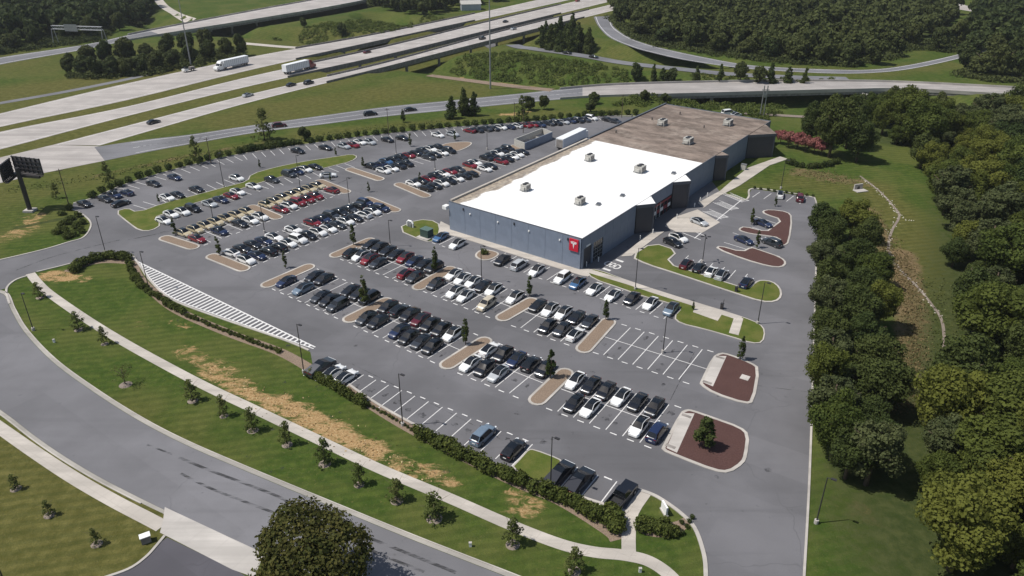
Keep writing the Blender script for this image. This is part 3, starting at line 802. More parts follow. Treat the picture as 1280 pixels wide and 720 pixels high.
# ------------------------------------------------------------------ freeway, frontage road, ramps, bridges
def edges(up_, lo_, n=8): return catmull(PX(up_), n=n), catmull(PX(lo_), n=n)
def bridge(A, B, label, th=1.3, par=0.85, pier_step=26.0, rows=2, mat='dark_conc'):
    mid = [(a + b) / 2 for a, b in zip(A, B)]
    # finer samples
    AA, BB = [], []
    for i in range(len(A) - 1):
        k = max(1, int((mid[i + 1] - mid[i]).length / 4))
        for j in range(k):
            AA.append(A[i].lerp(A[i + 1], j / k)); BB.append(B[i].lerp(B[i + 1], j / k))
    h = [min(float(H(a.x, a.y)), float(H(b.x, b.y))) for a, b in zip(AA, BB)]
    runs, cur = [], []
    for i, q in enumerate(h):
        if q < -0.4: cur.append(i)
        elif cur: runs.append(cur); cur = []
    if cur: runs.append(cur)
    for k, r in enumerate([r for r in runs if len(r) > 4]):
        r = list(range(max(0, r[0] - 3), min(len(AA), r[-1] + 4)))
        a, b = [AA[i] for i in r], [BB[i] for i in r]
        c = sum(a, Vector()) / len(a)
        t = thing('road_bridge', label[min(k, len(label) - 1)], 'bridge')
        mb = MB(); n_ = len(a); vs = []
        for p, q in zip(a, b): vs += [(p.x, p.y, -th), (q.x, q.y, -th), (q.x, q.y, 0.03), (p.x, p.y, 0.03)]
        fs = []
        for i in range(n_ - 1):
            o, s = 4 * i, 4 * i + 4
            fs += [(o, o + 1, s + 1, s), (o + 1, o + 2, s + 2, s + 1), (o + 3, o, s, s + 3)]
        mb.add(vs, fs); mb.build('deck_girder', M[mat], t)
        for side in (a, b):
            mb = MB(); wall_line(mb, side, 0.28, -0.5, par); mb.build('parapet', M['kerb'] if par > 0.8 and th > 1.4 else M['dark_conc'], t)
        acc = 0.0
        for i in range(1, n_):
            acc += (a[i] - a[i - 1]).length
            m_ = (a[i] + b[i]) / 2
            if acc > pier_step * 0.5 and float(H(m_.x, m_.y)) < -3.5:
                acc = -pier_step * 0.5
                d_ = (b[i] - a[i]); L = d_.length; d_.normalize(); an = math.atan2(d_.y, d_.x)
                hz = float(H(m_.x, m_.y)) - 0.6
                mb = MB().box((m_.x, m_.y, -th - 0.5), (L - 0.6, 1.1, 1.0), an)
                for s in np.linspace(-0.36, 0.36, rows):
                    p = m_ + d_ * (s * L)
                    mb.tube([(p.x, p.y, hz), (p.x, p.y, -th - 0.9)], 0.6, 10)
                mb.build('pier', M[mat], t)

F1 = edges([(-150, 178), (0, 142), (160, 104), (320, 70), (480, 41), (640, 7), (800, -29), (900, -52)], [(-150, 197), (0, 159), (160, 125), (320, 86), (480, 51), (640, 16), (800, -20), (900, -43)])
F2 = edges([(-150, 203), (0, 165), (160, 133), (320, 94), (480, 59), (640, 20), (800, -17), (900, -40)], [(-150, 224), (0, 187), (160, 145), (320, 106), (480, 71), (640, 32), (800, -7), (900, -30)])
F3 = edges([(67, 181), (160, 157), (320, 116), (480, 79), (640, 36), (787, 0), (860, -18), (950, -38)], [(125, 182), (190, 163), (320, 126), (480, 86), (640, 45), (780, 10), (860, -8), (950, -29)])
names = (('farthest of the three parallel concrete freeway bridges', 'far freeway carriageway bridge farther along'), ('middle of the three parallel concrete freeway bridges', 'middle freeway carriageway bridge farther along'), ('nearest of the three parallel concrete freeway bridges, with piers showing below', 'near freeway carriageway bridge over the side road'))
for k, ((A, B), nm) in enumerate(zip((F1, F2, F3), names)):
    rd = MB().ribbon(A, B, 0.05).build('freeway', M['freeway']); tag(rd, kind='structure')
    mk = MB()
    for fr, dash in ((0.07, False), (0.93, False), (0.36, True), (0.64, True)):
        L_ = [a.lerp(b, fr) for a, b in zip(A, B)]
        if not dash: strip(mk, L_, 0.26, 0.056)
        else:
            for i in range(0, len(L_) - 1):
                d_ = (L_[i + 1] - L_[i]); q = int(d_.length / 12)
                for j in range(q):
                    s0 = L_[i] + d_ * (j / q); s1 = s0 + d_.normalized() * 3.2
                    strip(mk, [s0, s1], 0.3, 0.056)
    mk.build('lane_marking', M['paint'], rd)
    bridge(A, B, nm)
tag(MB().poly(PX([(-150, 275), (0, 229), (52, 217), (131, 201), (124, 183), (67, 181), (0, 197), (-150, 244)]), 0.045).build('freeway', M['freeway']), kind='structure')
RN = edges([(118, 184), (180, 175), (240, 168), (320, 156), (400, 145), (480, 134), (560, 126), (640, 118), (700, 112), (760, 107), (850, 104), (960, 102), (1060, 102), (1140, 104), (1300, 112)],
           [(131, 201), (185, 190), (240, 180), (320, 166), (400, 156), (480, 146), (560, 138), (640, 130), (700, 124.5), (760, 121), (850, 119), (960, 116), (1060, 113.5), (1140, 113), (1300, 122)])
cut = 8 * 8 + 4
fr_ = MB().ribbon(RN[0][:cut + 1], RN[1][:cut + 1], 0.05).build('frontage_road', M['asphalt_hwy']); tag(fr_, kind='structure')
nr_ = MB().ribbon(RN[0][cut:], RN[1][cut:], 0.05).build('bridge_road', M['bridge_deck']); tag(nr_, kind='structure')
mk = MB()
for fq in (0.1, 0.9): strip(mk, [a.lerp(b, fq) for a, b in zip(*RN)][6:cut + 1], 0.2, 0.057)
L_ = [a.lerp(b, 0.5) for a, b in zip(*RN)]
for i in range(6, cut):
    d_ = L_[i + 1] - L_[i]; q = max(1, int(d_.length / 10))
    for j in range(q): s0 = L_[i] + d_ * (j / q); strip(mk, [s0, s0 + d_.normalized() * 3], 0.18, 0.057)
mk.build('lane_marking', M['paint'], fr_)
bridge(RN[0], RN[1], ['long concrete road bridge passing behind the showroom roof'], 1.5)
T_ = edges([(-100, 92), (0, 72), (105, 56), (160, 44), (220, 32), (320, 13), (420, -5), (520, -23)], [(-100, 104), (0, 81), (100, 63), (160, 51), (245, 37), (320, 25), (420, 8), (520, -12)])
tr_ = MB().ribbon(T_[0][:29], T_[1][:29], 0.05).build('ramp_road', M['asphalt_hwy']); tag(tr_, kind='structure')
tr2 = MB().ribbon(T_[0][28:], T_[1][28:], 0.05).build('ramp_road', M['freeway']); tag(tr2, kind='structure')
mk = MB()
for fq in (0.12, 0.88): strip(mk, [a.lerp(b, fq) for a, b in zip(*T_)], 0.4, 0.058)
mk.build('lane_marking', M['paint'], tr_)
bridge(T_[0], T_[1], ['concrete flyover bridge at the top left beyond the tree clump'], 1.6)
T2 = edges([(250, 24), (330, 8), (420, -10)], [(252, 30), (335, 13), (425, -6)]); 
def draped(name, px, w, mat, dz=0.12):
    P = [U(x, y) for x, y in px]; P = catmull(P, n=8)
    for p in P: p.z = float(H(p.x, p.y)) + dz
    A, B = offset_line(P, w / 2), offset_line(P, -w / 2)
    for q in (A, B):
        for p in q: p.z = float(H(p.x, p.y)) + dz
    o = MB().ribbon(A, B).build(name, mat); tag(o, kind='structure'); return o
X_ = edges([(742, 21), (748, 33), (762, 47), (790, 59), (815, 66), (855, 75), (915, 84), (960, 88), (1040, 92), (1095, 91), (1140, 86), (1192, 75), (1240, 62), (1300, 40)], [(764, 20), (767, 33), (785, 46), (808, 55), (835, 62), (872, 70), (920, 79), (960, 83.5), (1040, 87), (1090, 87), (1132, 82), (1185, 71), (1233, 58), (1293, 36)])
tag(MB().ribbon(X_[0], X_[1], 0.06).build('exit_ramp', M['asphalt_hwy']), kind='structure')
mk = MB()
for fq in (0.12, 0.88): strip(mk, [a.lerp(b, fq) for a, b in zip(*X_)], 0.3, 0.066)
tag(mk.build('lane_marking', M['paint']), kind='structure')
draped('side_road', [(600, 49), (640, 56), (665, 61), (702, 66), (740, 72), (780, 79), (852, 87), (912, 93), (990, 97), (1060, 99)], 7.5, M['asphalt_hwy'], 0.2)
draped('dirt_track', [(536, 94), (565, 98), (610, 104), (650, 109), (690, 113)], 5.0, M['mulch_tan'], 0.12)
draped('dirt_track', [(300, 54), (345, 58), (372, 60)], 5.0, M['walk'], 0.12)
draped('dirt_track', [(195, -4), (205, 8), (222, 18), (240, 26)], 6.0, M['walk'], 0.12)
draped('far_road', [(1150, -12), (1190, 6), (1240, 16), (1330, 26)], 16, M['freeway'], 0.12)
draped('service_track', [(930, 142), (1000, 146), (1060, 149)], 3.0, M['mulch_grey'], 0.15)
draped('service_track', [(-90, 144), (0, 129), (80, 115), (150, 101), (190, 92)], 4.0, M['asphalt_hwy'], 0.03)
# sloped concrete bridge abutment behind the pink trees
ab = MB()
pa = [U0(1078, 116, 0.0), U0(1120, 124, -1.0), U0(1147, 134, -3), U0(1072, 141, -6)]
ab.add([tuple(p) for p in pa], [(0, 1, 2, 3)]); ab.add([(p.x, p.y, p.z - 0.6) for p in pa] + [tuple(p) for p in pa], [(0, 1, 5, 4), (1, 2, 6, 5), (2, 3, 7, 6), (3, 0, 4, 7)])
tag(ab.build('bridge_abutment', M['gutter']), 'pale concrete slope paving under the right end of the long road bridge', 'abutment')

# ------------------------------------------------------------------ painted stalls
paint = {}
def lines(key): 
    if key not in paint: paint[key] = MB()
    return paint[key]
SW, SLN = 2.7432, 5.5
def pline(mb, a, b, w=0.14, z=0.0275): strip(mb, [Vector((a.x, a.y, 0)), Vector((b.x, b.y, 0))], w, z)
# striped no-parking wedge
h0, h1, h2, h3 = U0(172, 327), U0(394, 434), U0(386, 435), U0(178, 333)
hb = catmull(PX([(176, 330), (190, 351), (217, 373), (272, 394), (352, 422), (392, 436)]), n=8)
mb = lines('hatch')
pline(mb, h0, h1, 0.28)
strip(mb, hb, 0.2, 0.0275)
dtop = (h1 - h0)
sdir = Vector((math.cos(E1 + math.pi / 2), math.sin(E1 + math.pi / 2), 0))
for k in range(1, 52):
    a = h0 + dtop * (k / 52.0)
    best = None
    for i in range(len(hb) - 1):
        p, q = hb[i], hb[i + 1]
        d1 = sdir; d2 = q - p
        den = d1.x * d2.y - d1.y * d2.x
        if abs(den) < 1e-9: continue
        t = ((p.x - a.x) * d2.y - (p.y - a.y) * d2.x) / den
        u_ = ((p.x - a.x) * d1.y - (p.y - a.y) * d1.x) / den
        if 0 <= u_ <= 1: best = a + d1 * t
    if best is not None: pline(mb, a, best, 0.42, 0.0285)

# ------------------------------------------------------------------ vehicles
def paint_mat(name, col, rough=0.28, metal=0.0):
    n = NT(name)
    oi = n.noise(1.5, 2)
    c = n.mix(n.ramp(oi, 0.3, 0.7), tuple(x * 0.92 for x in col), tuple(min(1, x * 1.06) for x in col))
    return n.done(c, rough, Coat_Weight=0.6, Coat_Roughness=0.08, Metallic=metal)
COL = dict(w=('white', (0.78, 0.78, 0.77)), k=('black', (0.008, 0.009, 0.013)), g=('dark grey', (0.03, 0.034, 0.042)), s=('silver', (0.42, 0.44, 0.46)), r=('red', (0.19, 0.01, 0.018)),
           m=('maroon', (0.09, 0.008, 0.016)), n=('navy', (0.012, 0.022, 0.065)), b=('blue', (0.045, 0.115, 0.24)), t=('beige', (0.5, 0.44, 0.34)), y=('gold', (0.52, 0.44, 0.29)), e=('blue-grey', (0.14, 0.19, 0.25)))
PM = {k: paint_mat('car_paint_' + v[0].replace(' ', '_'), v[1]) for k, v in COL.items()}
M['cglass'] = m_glass('car_glass', (0.008, 0.01, 0.013), 0.05)
M['head'] = plain('headlamp', (0.7, 0.72, 0.75), 0.15); M['tail'] = plain('tail_lamp', (0.14, 0.006, 0.008), 0.2)

CARS = dict(
    sedan=dict(L=4.7, W=1.86, H=1.45, xA=1.0, xB=0.12, xC=-0.95, xD=-1.8, cowl=0.97, trunk=1.06, groof=True),
    hatch=dict(L=4.75, W=1.93, H=1.63, xA=1.12, xB=0.3, xC=-1.0, xD=-2.05, cowl=1.03, trunk=1.14, groof=True),
    suv=dict(L=4.95, W=1.99, H=1.76, xA=1.15, xB=0.55, xC=-1.8, xD=-2.28, cowl=1.12, trunk=1.12, groof=False),
    van=dict(L=5.1, W=2.0, H=1.8, xA=1.6, xB=0.75, xC=-2.2, xD=-2.48, cowl=1.15, trunk=1.1, groof=False))
def interp(tab, x):
    xs = [t[0] for t in tab]
    return float(np.interp(x, xs, [t[1] for t in tab]))
def car_geo(s):
    L, Wd, Hh = s['L'], s['W'], s['H']; h = L / 2
    xA, xB, xC, xD = s['xA'], s['xB'], s['xC'], s['xD']
    zt = [(-h, 0.72), (-h + 0.1, s['trunk'] - 0.06), (xD, s['trunk']), (xC, Hh - 0.07), ((xB + xC) / 2 + 0.1, Hh), (xB, Hh - 0.03), (xA, s['cowl']), ((xA + h) / 2, s['cowl'] - 0.08), (h - 0.3, s['cowl'] - 0.22), (h - 0.06, 0.62), (h, 0.5)]
    bt = [(-h, 0.7), (xD, 0.98), (xA, 0.9), (h - 0.3, 0.72), (h, 0.48)]
    wt = [(-h, 0.78), (-h + 0.1, 0.88), (xD + 0.3, 0.97), (xC + 0.4, 1.0), (xA, 1.0), (h - 0.4, 0.94), (h - 0.06, 0.8), (h, 0.66)]
    X = sorted(set([-h, -h + 0.1, xD, (xD * 2 + xC) / 3, (xD + xC * 2) / 3, xC, (xC * 2 + xB) / 3, (xC + xB * 2) / 3, xB, (xA + xB * 2) / 3, (xA * 2 + xB) / 3, xA, (xA + h) / 2, h - 0.3, h - 0.06, h]))
    rings = []
    for x in X:
        z = interp(zt, x); b = min(interp(bt, x), z - 0.05); w = Wd / 2 * interp(wt, x)
        k = max(0.0, (z - b) / (Hh - 0.95))
        y3 = w * 0.965; y4 = y3 - 0.25 * k * 0.86 - 0.05; y5 = y4 - 0.075
        rings.append([(x, w * 0.93, 0.2), (x, w, 0.36), (x, w, 0.62), (x, y3, b), (x, y4, b + (z - b) * 0.86), (x, y5, b + (z - b) * 0.955), (x, y5 * 0.5, z - 0.008), (x, 0, z)])
    return X, rings
def make_car_meshes(kind):
    s = CARS[kind]; X, rings = car_geo(s)
    P = {k: MB() for k in ('body', 'windscreen', 'rear_window', 'roof', 'side_window')}
    side = {1: MB(), -1: MB()}
    nr = len(rings[0])
    for sg_ in (1, -1):
        for i in range(len(X) - 1):
            xm = (X[i] + X[i + 1]) / 2
            for j in range(nr - 1):
                q = [rings[i][j], rings[i + 1][j], rings[i + 1][j + 1], rings[i][j + 1]]
                q = [(a, b * sg_, c) for a, b, c in q]
                f = (0, 1, 2, 3) if sg_ < 0 else (3, 2, 1, 0)
                incab = s['xD'] < xm < s['xA']
                if j == 3 and incab: tgt = side[sg_]
                elif j >= 5 and s['xB'] < xm < s['xA']: tgt = P['windscreen']
                elif j >= 5 and s['xD'] < xm < s['xC']: tgt = P['rear_window']
                elif j >= 5 and s['xC'] < xm < s['xB']: tgt = P['roof']
                else: tgt = P['body']
                tgt.add(q, [f])
    for r, fl in ((rings[0], False), (rings[-1], True)):
        loop = [(a, b, c) for a, b, c in r] + [(a, -b, c) for a, b, c in r[::-1][1:]]
        P['body'].add(loop, [tuple(range(len(loop)))[::-1] if fl else tuple(range(len(loop)))])
    return P, side
def weld(me):
    bm = bmesh.new(); bm.from_mesh(me); bmesh.ops.remove_doubles(bm, verts=bm.verts, dist=0.0005); bm.to_mesh(me); bm.free()
    me.polygons.foreach_set('use_smooth', [True] * len(me.polygons)); me.set_sharp_from_angle(angle=R_(38)); return me
wm = MB(); wm.tube([(0, -0.12, 0), (0, 0.12, 0)], 0.35, 14, 0)
for sy in (-1, 1): wm.tube([(0, sy * 0.119, 0), (0, sy * 0.135, 0)], 0.22, 10, 1)
WHEEL = wm.mesh('wheel', [M['tyre'], M['rim']])
CM = {}
def car_meshes(kind, ck):
    key = (kind, ck)
    if key in CM: return CM[key]
    base = (kind, None)
    if base not in CM:
        P, side = make_car_meshes(kind)
        d = dict(body=P['body'], windscreen=P['windscreen'], rear_window=P['rear_window'], roof=P['roof'], swl=side[1], swr=side[-1])
        CM[base] = {k: weld(v.mesh('car_' + k, M['cglass'])) for k, v in d.items()}
        s = CARS[kind]; h = s['L'] / 2; w = s['W'] / 2
        CM[base]['hl'] = MB().box((0, 0, 0), (0.42, 0.26, 0.1)).mesh('headlight', M['head'])
        CM[base]['tl'] = MB().box((0, 0, 0), (0.12, 0.42, 0.09)).mesh('tail_light', M['tail'])
        CM[base]['mir'] = MB().box((0, 0, 0), (0.14, 0.2, 0.14)).mesh('mirror', M['pole'])
        CM[base]['plate'] = MB().box((0, 0, 0), (0.03, 0.5, 0.14)).mesh('number_plate', M['white'])
    d = dict(CM[base])
    b = d['body'].copy(); b.materials.clear(); b.materials.append(PM[ck]); d['body'] = b
    if not CARS[kind]['groof']:
        r = d['roof'].copy(); r.materials.clear(); r.materials.append(PM[ck]); d['roof'] = r
    CM[key] = d
    return d
NCAR = 0
def car(pos, heading, ck, kind, label, group, detail=True, z=0.02):
    global NCAR
    NCAR += 1
    d = car_meshes(kind, ck); s = CARS[kind]; h = s['L'] / 2; w = s['W'] / 2
    t = thing('parked_car' if 'drives' not in group else 'moving_car', label, 'car', (pos.x, pos.y, z), heading, group)
    t.scale = (1, 1, 1)
    link('body', d['body'], t); link('windscreen', d['windscreen'], t); link('rear_window', d['rear_window'], t)
    link('roof', d['roof'], t); link('side_window', d['swl'], t); link('side_window', d['swr'], t)
    for sx in (1, -1):
        for sy in (1, -1): link('wheel', WHEEL, t, (sx * (h - 0.92), sy * (w - 0.10), 0.35))
    if detail:
        for sy in (1, -1):
            link('headlight', d['hl'], t, (h - 0.27, sy * (w * 0.70), s['cowl'] - 0.30), -sy * 0.35)
            link('tail_light', d['tl'], t, (-h + 0.09, sy * (w * 0.62), s['trunk'] - 0.2), sy * 0.12)
            link('mirror', d['mir'], t, (s['xA'] - 0.28, sy * (w + 0.04), s['cowl'] + 0.02))
        link('number_plate', d['plate'], t, (-h - 0.005, 0, 0.62))
    return t

# angular wedge pickup and an open-bed pickup
def loft(stations, ring_fn, mats, cls):
    pass
def wedge_truck(pos, heading, label, ck='g'):
    t = thing('parked_truck', label, 'pickup', (pos.x, pos.y, 0.02), heading, 'pickups parked along the hedge')
    prof = [(2.84, 0.55, 0.9), (2.7, 0.98, 0.96), (1.62, 1.22, 1.0), (0.45, 1.79, 0.70), (-0.55, 1.66, 0.74), (-2.75, 1.27, 0.93), (-2.84, 0.6, 0.93)]
    b, g, c = MB(), MB(), MB()
    w = 1.0
    for i in range(len(prof) - 1):
        (x0, z0, k0), (x1, z1, k1) = prof[i], prof[i + 1]
        tgt = g if i in (2, 3) else (c if i == 4 else b)
        tgt.add([(x0, -w * k0, z0), (x0, w * k0, z0), (x1, w * k1, z1), (x1, -w * k1, z1)], [(0, 1, 2, 3)])
        for s in (-1, 1):
            zb0, zb1 = min(z0, 1.12), min(z1, 1.12)
            wb = 1.0
            f = (0, 1, 2, 3) if s > 0 else (3, 2, 1, 0)
            b.add([(x0, s * wb * 0.96, 0.42), (x1, s * wb * 0.96, 0.42), (x1, s * wb, zb1), (x0, s * wb, zb0)], [f])
            if z0 > 1.12 or z1 > 1.12:
                tg = g if 2 <= i <= 4 and i < 4 else b
                tg.add([(x0, s * wb, zb0), (x1, s * wb, zb1), (x1, s * w * k1, z1), (x0, s * w * k0, z0)], [f])
    b.add([(2.84, -0.9, 0.55), (2.84, 0.9, 0.55), (2.84, 0.96, 0.42), (2.84, -0.96, 0.42)], [(0, 1, 2, 3)])
    b.add([(-2.84, -0.93, 0.6), (-2.84, 0.93, 0.6), (-2.84, 0.96, 0.42), (-2.84, -0.96, 0.42)], [(3, 2, 1, 0)])
    b.build('body', PM[ck], t); g.build('glass_cabin', M['cglass'], t); c.build('bed_cover', M['bedcover'] if ck == 'g' else M['bedcover_k'], t)
    for sx in (1.85, -1.8):
        for sy in (1, -1): link('wheel', WHEEL, t, (sx, sy * 0.93, 0.42)).scale = (1.2, 1.1, 1.2)
    MB().box((2.79, 0, 0.93), (0.06, 1.7, 0.05)).build('light_bar', M['head'], t)
    MB().box((-2.82, 0, 1.08), (0.06, 1.7, 0.05)).build('tail_light', M['tail'], t)
M['bedcover_k'] = plain('bed_cover_black', (0.03, 0.031, 0.038), 0.4, 0.05)
M['bedcover'] = plain('bed_cover_grey', (0.09, 0.09, 0.10), 0.45, 0.05)
def open_pickup(pos, heading, label, ck='k'):
    t = thing('parked_truck', label, 'pickup', (pos.x, pos.y, 0.02), heading, 'pickups parked along the hedge')
    b = MB()
    b.box((1.95, 0, 0.75), (1.8, 1.95, 0.75), taper=0.97); b.box((0.2, 0, 0.72), (1.8, 2.0, 0.85)); b.box((-1.8, 0, 0.55), (2.3, 1.96, 0.4))
    for s in (-1, 1): b.box((-1.8, s * 0.93, 0.95), (2.2, 0.1, 0.5))
    b.box((-2.9, 0, 0.9), (0.1, 1.96, 0.6))
    b.build('body', PM[ck], t)
    g = MB(); v = [(1.1, -0.95, 1.13), (1.1, 0.95, 1.13), (-0.65, 0.95, 1.13), (-0.65, -0.95, 1.13), (0.5, -0.74, 1.8), (0.5, 0.74, 1.8), (-0.5, 0.74, 1.8), (-0.5, -0.74, 1.8)]
    g.add(v, [(0, 1, 5, 4), (1, 2, 6, 5), (2, 3, 7, 6), (3, 0, 4, 7)]); g.build('cab_windows', M['cglass'], t)
    MB().box((0, 0, 1.83), (1.06, 1.5, 0.06)).build('roof', PM[ck], t)
    MB().box((-1.8, 0, 0.77), (2.1, 1.7, 0.03)).build('bed_floor', M['tyre'], t)
    for sx in (1.85, -1.8):
        for sy in (1, -1): link('wheel', WHEEL, t, (sx, sy * 0.92, 0.4)).scale = (1.15, 1.1, 1.15)
    for sy in (1, -1): MB().box((2.84, sy * 0.75, 0.85), (0.06, 0.4, 0.2)).build('headlight', M['head'], t)

stains = MB()
ORD = ['first', 'second', 'third', 'fourth', 'fifth', 'sixth', 'seventh', 'eighth', 'ninth', 'tenth', 'eleventh', 'twelfth', 'thirteenth', 'fourteenth', 'fifteenth', 'sixteenth']
def pick_kind(ck):
    if ck == 'y': return 'hatch'
    return random.choices(['sedan', 'hatch', 'suv'], [0.45, 0.48, 0.07])[0]
KN = dict(sedan='saloon', hatch='hatchback', suv='SUV', van='van')
KCODE = dict(K=('k', 'suv'), T=('t', 'suv'), G=('g', 'suv'), N=('n', 'suv'), S=('s', 'suv'))
def row_cars(entries, heading, where, detail=True, jitter=0.25):
    """entries: (pos, code) left to right in the photo"""
    ents = sorted(entries, key=lambda e: proj(e[0])[0])
    for i, (p, code) in enumerate(ents):
        ck, kind = KCODE.get(code, (code, None))
        kind = kind or pick_kind(ck)
        hd = heading + random.uniform(-0.03, 0.03) + (math.pi if random.random() < 0.08 else 0)
        off = Vector((math.cos(hd), math.sin(hd), 0)) * random.uniform(-jitter, jitter)
        o_ = ORD[i] if i < len(ORD) else ORD[-1]
        car(p + off, hd, ck, kind, f'{COL[ck][0]} {KN[kind]}, {o_} from left in {where}', 'cars parked in the lot rows', detail)

def block(p0, p1, N, far, near, where, detail=True, heading=None, dashes=True, key='rows', isl=2.7, flipnear=False):
    """double row of stalls between two islands; p0,p1 = island middles (photograph), far/near = occupancy strings left to right"""
    a, b = p0, p1
    d = b - a; L = d.length; d.normalize()
    pv = Vector((-d.y, d.x, 0))
    m_ = (a + b) / 2
    if proj(m_ + pv * 3)[1] > proj(m_ - pv * 3)[1]: pv = -pv            # pv points to the far side
    rv = d if proj(a + d)[0] > proj(a)[0] else -d
    st = (a if rv == d else b)
    w = min(SW * 1.03, (L - isl) / N)
    s0 = st + rv * ((L - w * N) / 2)
    mb = lines(key)
    pline(mb, s0, s0 + rv * (w * N), 0.13)
    for i in range(N + 1):
        c = s0 + rv * (w * i)
        if 0 < i < N: pline(mb, c - pv * SLN, c + pv * SLN, 0.14, 0.0285)
    if dashes:
        for i in range(N):
            c = s0 + rv * (w * (i + 0.5))
            for s in (-1, 1): pline(mb, c + pv * (s * 5.75) - rv * 0.55, c + pv * (s * 5.75) + rv * 0.55, 0.2)
    for i in range(N):
        for s in (-1, 1):
            if random.random() < 0.75:
                c = s0 + rv * (w * (i + 0.5) + random.uniform(-0.3, 0.3)) + pv * (s * random.uniform(1.6, 3.9)); r1, r2 = random.uniform(0.25, 0.7), random.uniform(0.4, 1.1)
                stains.poly([c + rv * (r1 * math.cos(q) * random.uniform(0.7, 1.2)) + pv * (r2 * math.sin(q) * random.uniform(0.7, 1.2)) for q in np.linspace(0, 2 * math.pi, 11)[:-1]], 0.0245)
    hd = heading if heading is not None else math.atan2(-pv.y, -pv.x)
    for occ, s, nm in ((far, 1, 'far'), (near, -1, 'near')):
        ents = [(s0 + rv * (w * (i + 0.5)) + pv * (s * 2.75), ch) for i, ch in enumerate(occ) if ch != '.']
        row_cars(ents, hd, f'{nm} row, {where}', detail)
    return s0, rv, pv

def imid(k): return (U0(*ISL[k][0]) + U0(*ISL[k][1])) / 2
e2 = Vector((math.cos(E1 + math.pi / 2), math.sin(E1 + math.pi / 2), 0)); e1 = Vector((math.cos(E1), math.sin(E1), 0))
HN = E1 - math.pi / 2                           # nose towards the foreground
block(imid('a'), imid('b'), 5, 'kwwkg', '..kgw', 'block left of empty stalls', heading=HN)
block(imid('f'), imid('a'), 7, 'wwwkw.w', 'g.ww.T.', 'block opposite the showroom corner', heading=HN)
block(imid('h'), imid('f'), 8, 'kkkkrnkK', 'kwrg..rg', 'block below the transformer island', heading=HN)
block(imid('c'), imid('d'), 5, 'wknkk', 'wks..', 'middle of the front blocks', heading=HN)
block(imid('e'), imid('c'), 8, 'kgkmkkw.', 'gk.nkgk.', 'front block with the maroon car', heading=HN)
block(imid('g'), imid('e'), 8, '.kk..kkK', 'n.e.gkg.', 'front block facing the striped wedge', heading=HN)
A0 = Vector((18.916, 116.07, 0))
block(A0 - e1 * (SW + 1.4), A0 + e1 * (SW * 6 + 1.4), 7, '.......', '.......', 'empty stalls')
C0 = Vector((12.414, 98.42, 0)) - e1 * (2 * SW)
block(C0 - e1 * 1.4, C0 + e1 * (SW * 7 + 1.4), 7, 'wkkwkk.', '.kw..wN', 'front block beside red mulch island', heading=HN)
HW = E1 + 0.02
block(imid('i'), imid('l'), 15, 'wkknw.w.rnGkgkn', 'wnkkwwkwwgwkwwN', 'long block below the gold cars', heading=HW)
block(imid('gold'), imid('j'), 7, 'yyyyyyy', 'r.n.kww', 'left block of gold cars', heading=HW)
block(imid('j'), imid('k'), 7, 'yyyyyyy', 'rwrrr.r', 'right block of gold cars', heading=HW)
pO = U0(567, 184)
block(imid('m'), pO, 10, 'knbkkrkgwk', 'wwkk..gkwk', 'far block nearest the hedged kerb', False, HW - 0.1, False, isl=4)
block(imid('n'), imid('p'), 7, 'wkrkwrg', 'kkwkwkk', 'far block left of showroom', False, HW - 0.1, False)
block(imid('p'), imid('q'), 8, 'rw.kkwkk', 'wk.rkwwk', 'far block by bin enclosure', False, HW - 0.15, False)

def single(line_px, entries, heading, where, depth=5.5, side=1, key='rows', n=None, detail=True, both=False):
    """one row of stalls along a kerb; line_px = kerb ends; entries = (x,y,code) of each car middle"""
    a, b = U0(*line_px[0]), U0(*line_px[1])
    d = (b - a); L = d.length; d.normalize(); pv = Vector((-d.y, d.x, 0)) * side
    N = n or max(1, round(L / SW))
    mb = lines(key)
    for i in range(N + 1):
        c = a + d * (L * i / N)
        pline(mb, c + pv * 0.3, c + pv * depth, 0.14, 0.0285)
    row_cars([(U0(x, y, 0.6) * 1.0, c) for x, y, c in entries], heading, where, detail)
    return d, pv
def hd_px(a, b):
    p, q = U0(*a), U0(*b); return math.atan2(q.y - p.y, q.x - p.x)
def flat(v): return Vector((v.x, v.y, 0))
# near row along the hedge
B0 = Vector((-25.384, 99.02, 0))
mb = lines('rows')
for i in range(-4, 12):
    c = B0 + e1 * (i * SW)
    pline(mb, c, c + e2 * 5.6)
    if -1 <= i < 11: pline(mb, c + e1 * (SW / 2 - 0.5) + e2 * 5.85, c + e1 * (SW / 2 + 0.5) + e2 * 5.85, 0.2)
HB = E1 + math.pi / 2
def bstall(i): return B0 + e1 * ((i + 0.5) * SW) + e2 * 2.9
car(bstall(-3), HB, 'w', 'sedan', 'white saloon car beside the angular dark pickup at the hedge', 'cars parked along the hedge')
car(bstall(-2), HB, 'w', 'sedan', 'white saloon car at the hedge, right of the other white saloon', 'cars parked along the hedge')
wedge_truck(bstall(-4) - e2 * 0.3, HB, 'angular dark grey pickup at the hedge left of two white cars', 'g')
car(bstall(8), HB, 'e', 'suv', 'blue-grey estate SUV parked alone by the hedge below the empty stalls', 'cars parked along the hedge')
car(bstall(10) - e2 * 0.3, HB, 'k', 'hatch', 'black hatchback parked at the hedge beside the grass peninsula', 'cars parked along the hedge')
pa_ = [U0(656, 562), U0(703, 577), U0(690, 610), U0(632, 588)]
island([U0(652, 571), U0(660, 562), U0(668, 562), U0(700, 574), U0(703, 578), U0(684, 608), U0(636, 588)], 'turf', 'grass_island', 0.25, sm=1)
for k, (x, y, lab) in enumerate(((699, 592, 'angular black pickup beside the lamp post by the hedge'), (724, 601, 'angular black pickup right of the other angular pickup by the hedge'))):
    p = U0(x, y, 0.8); wedge_truck(flat(p), HB - 0.05, lab, 'k')
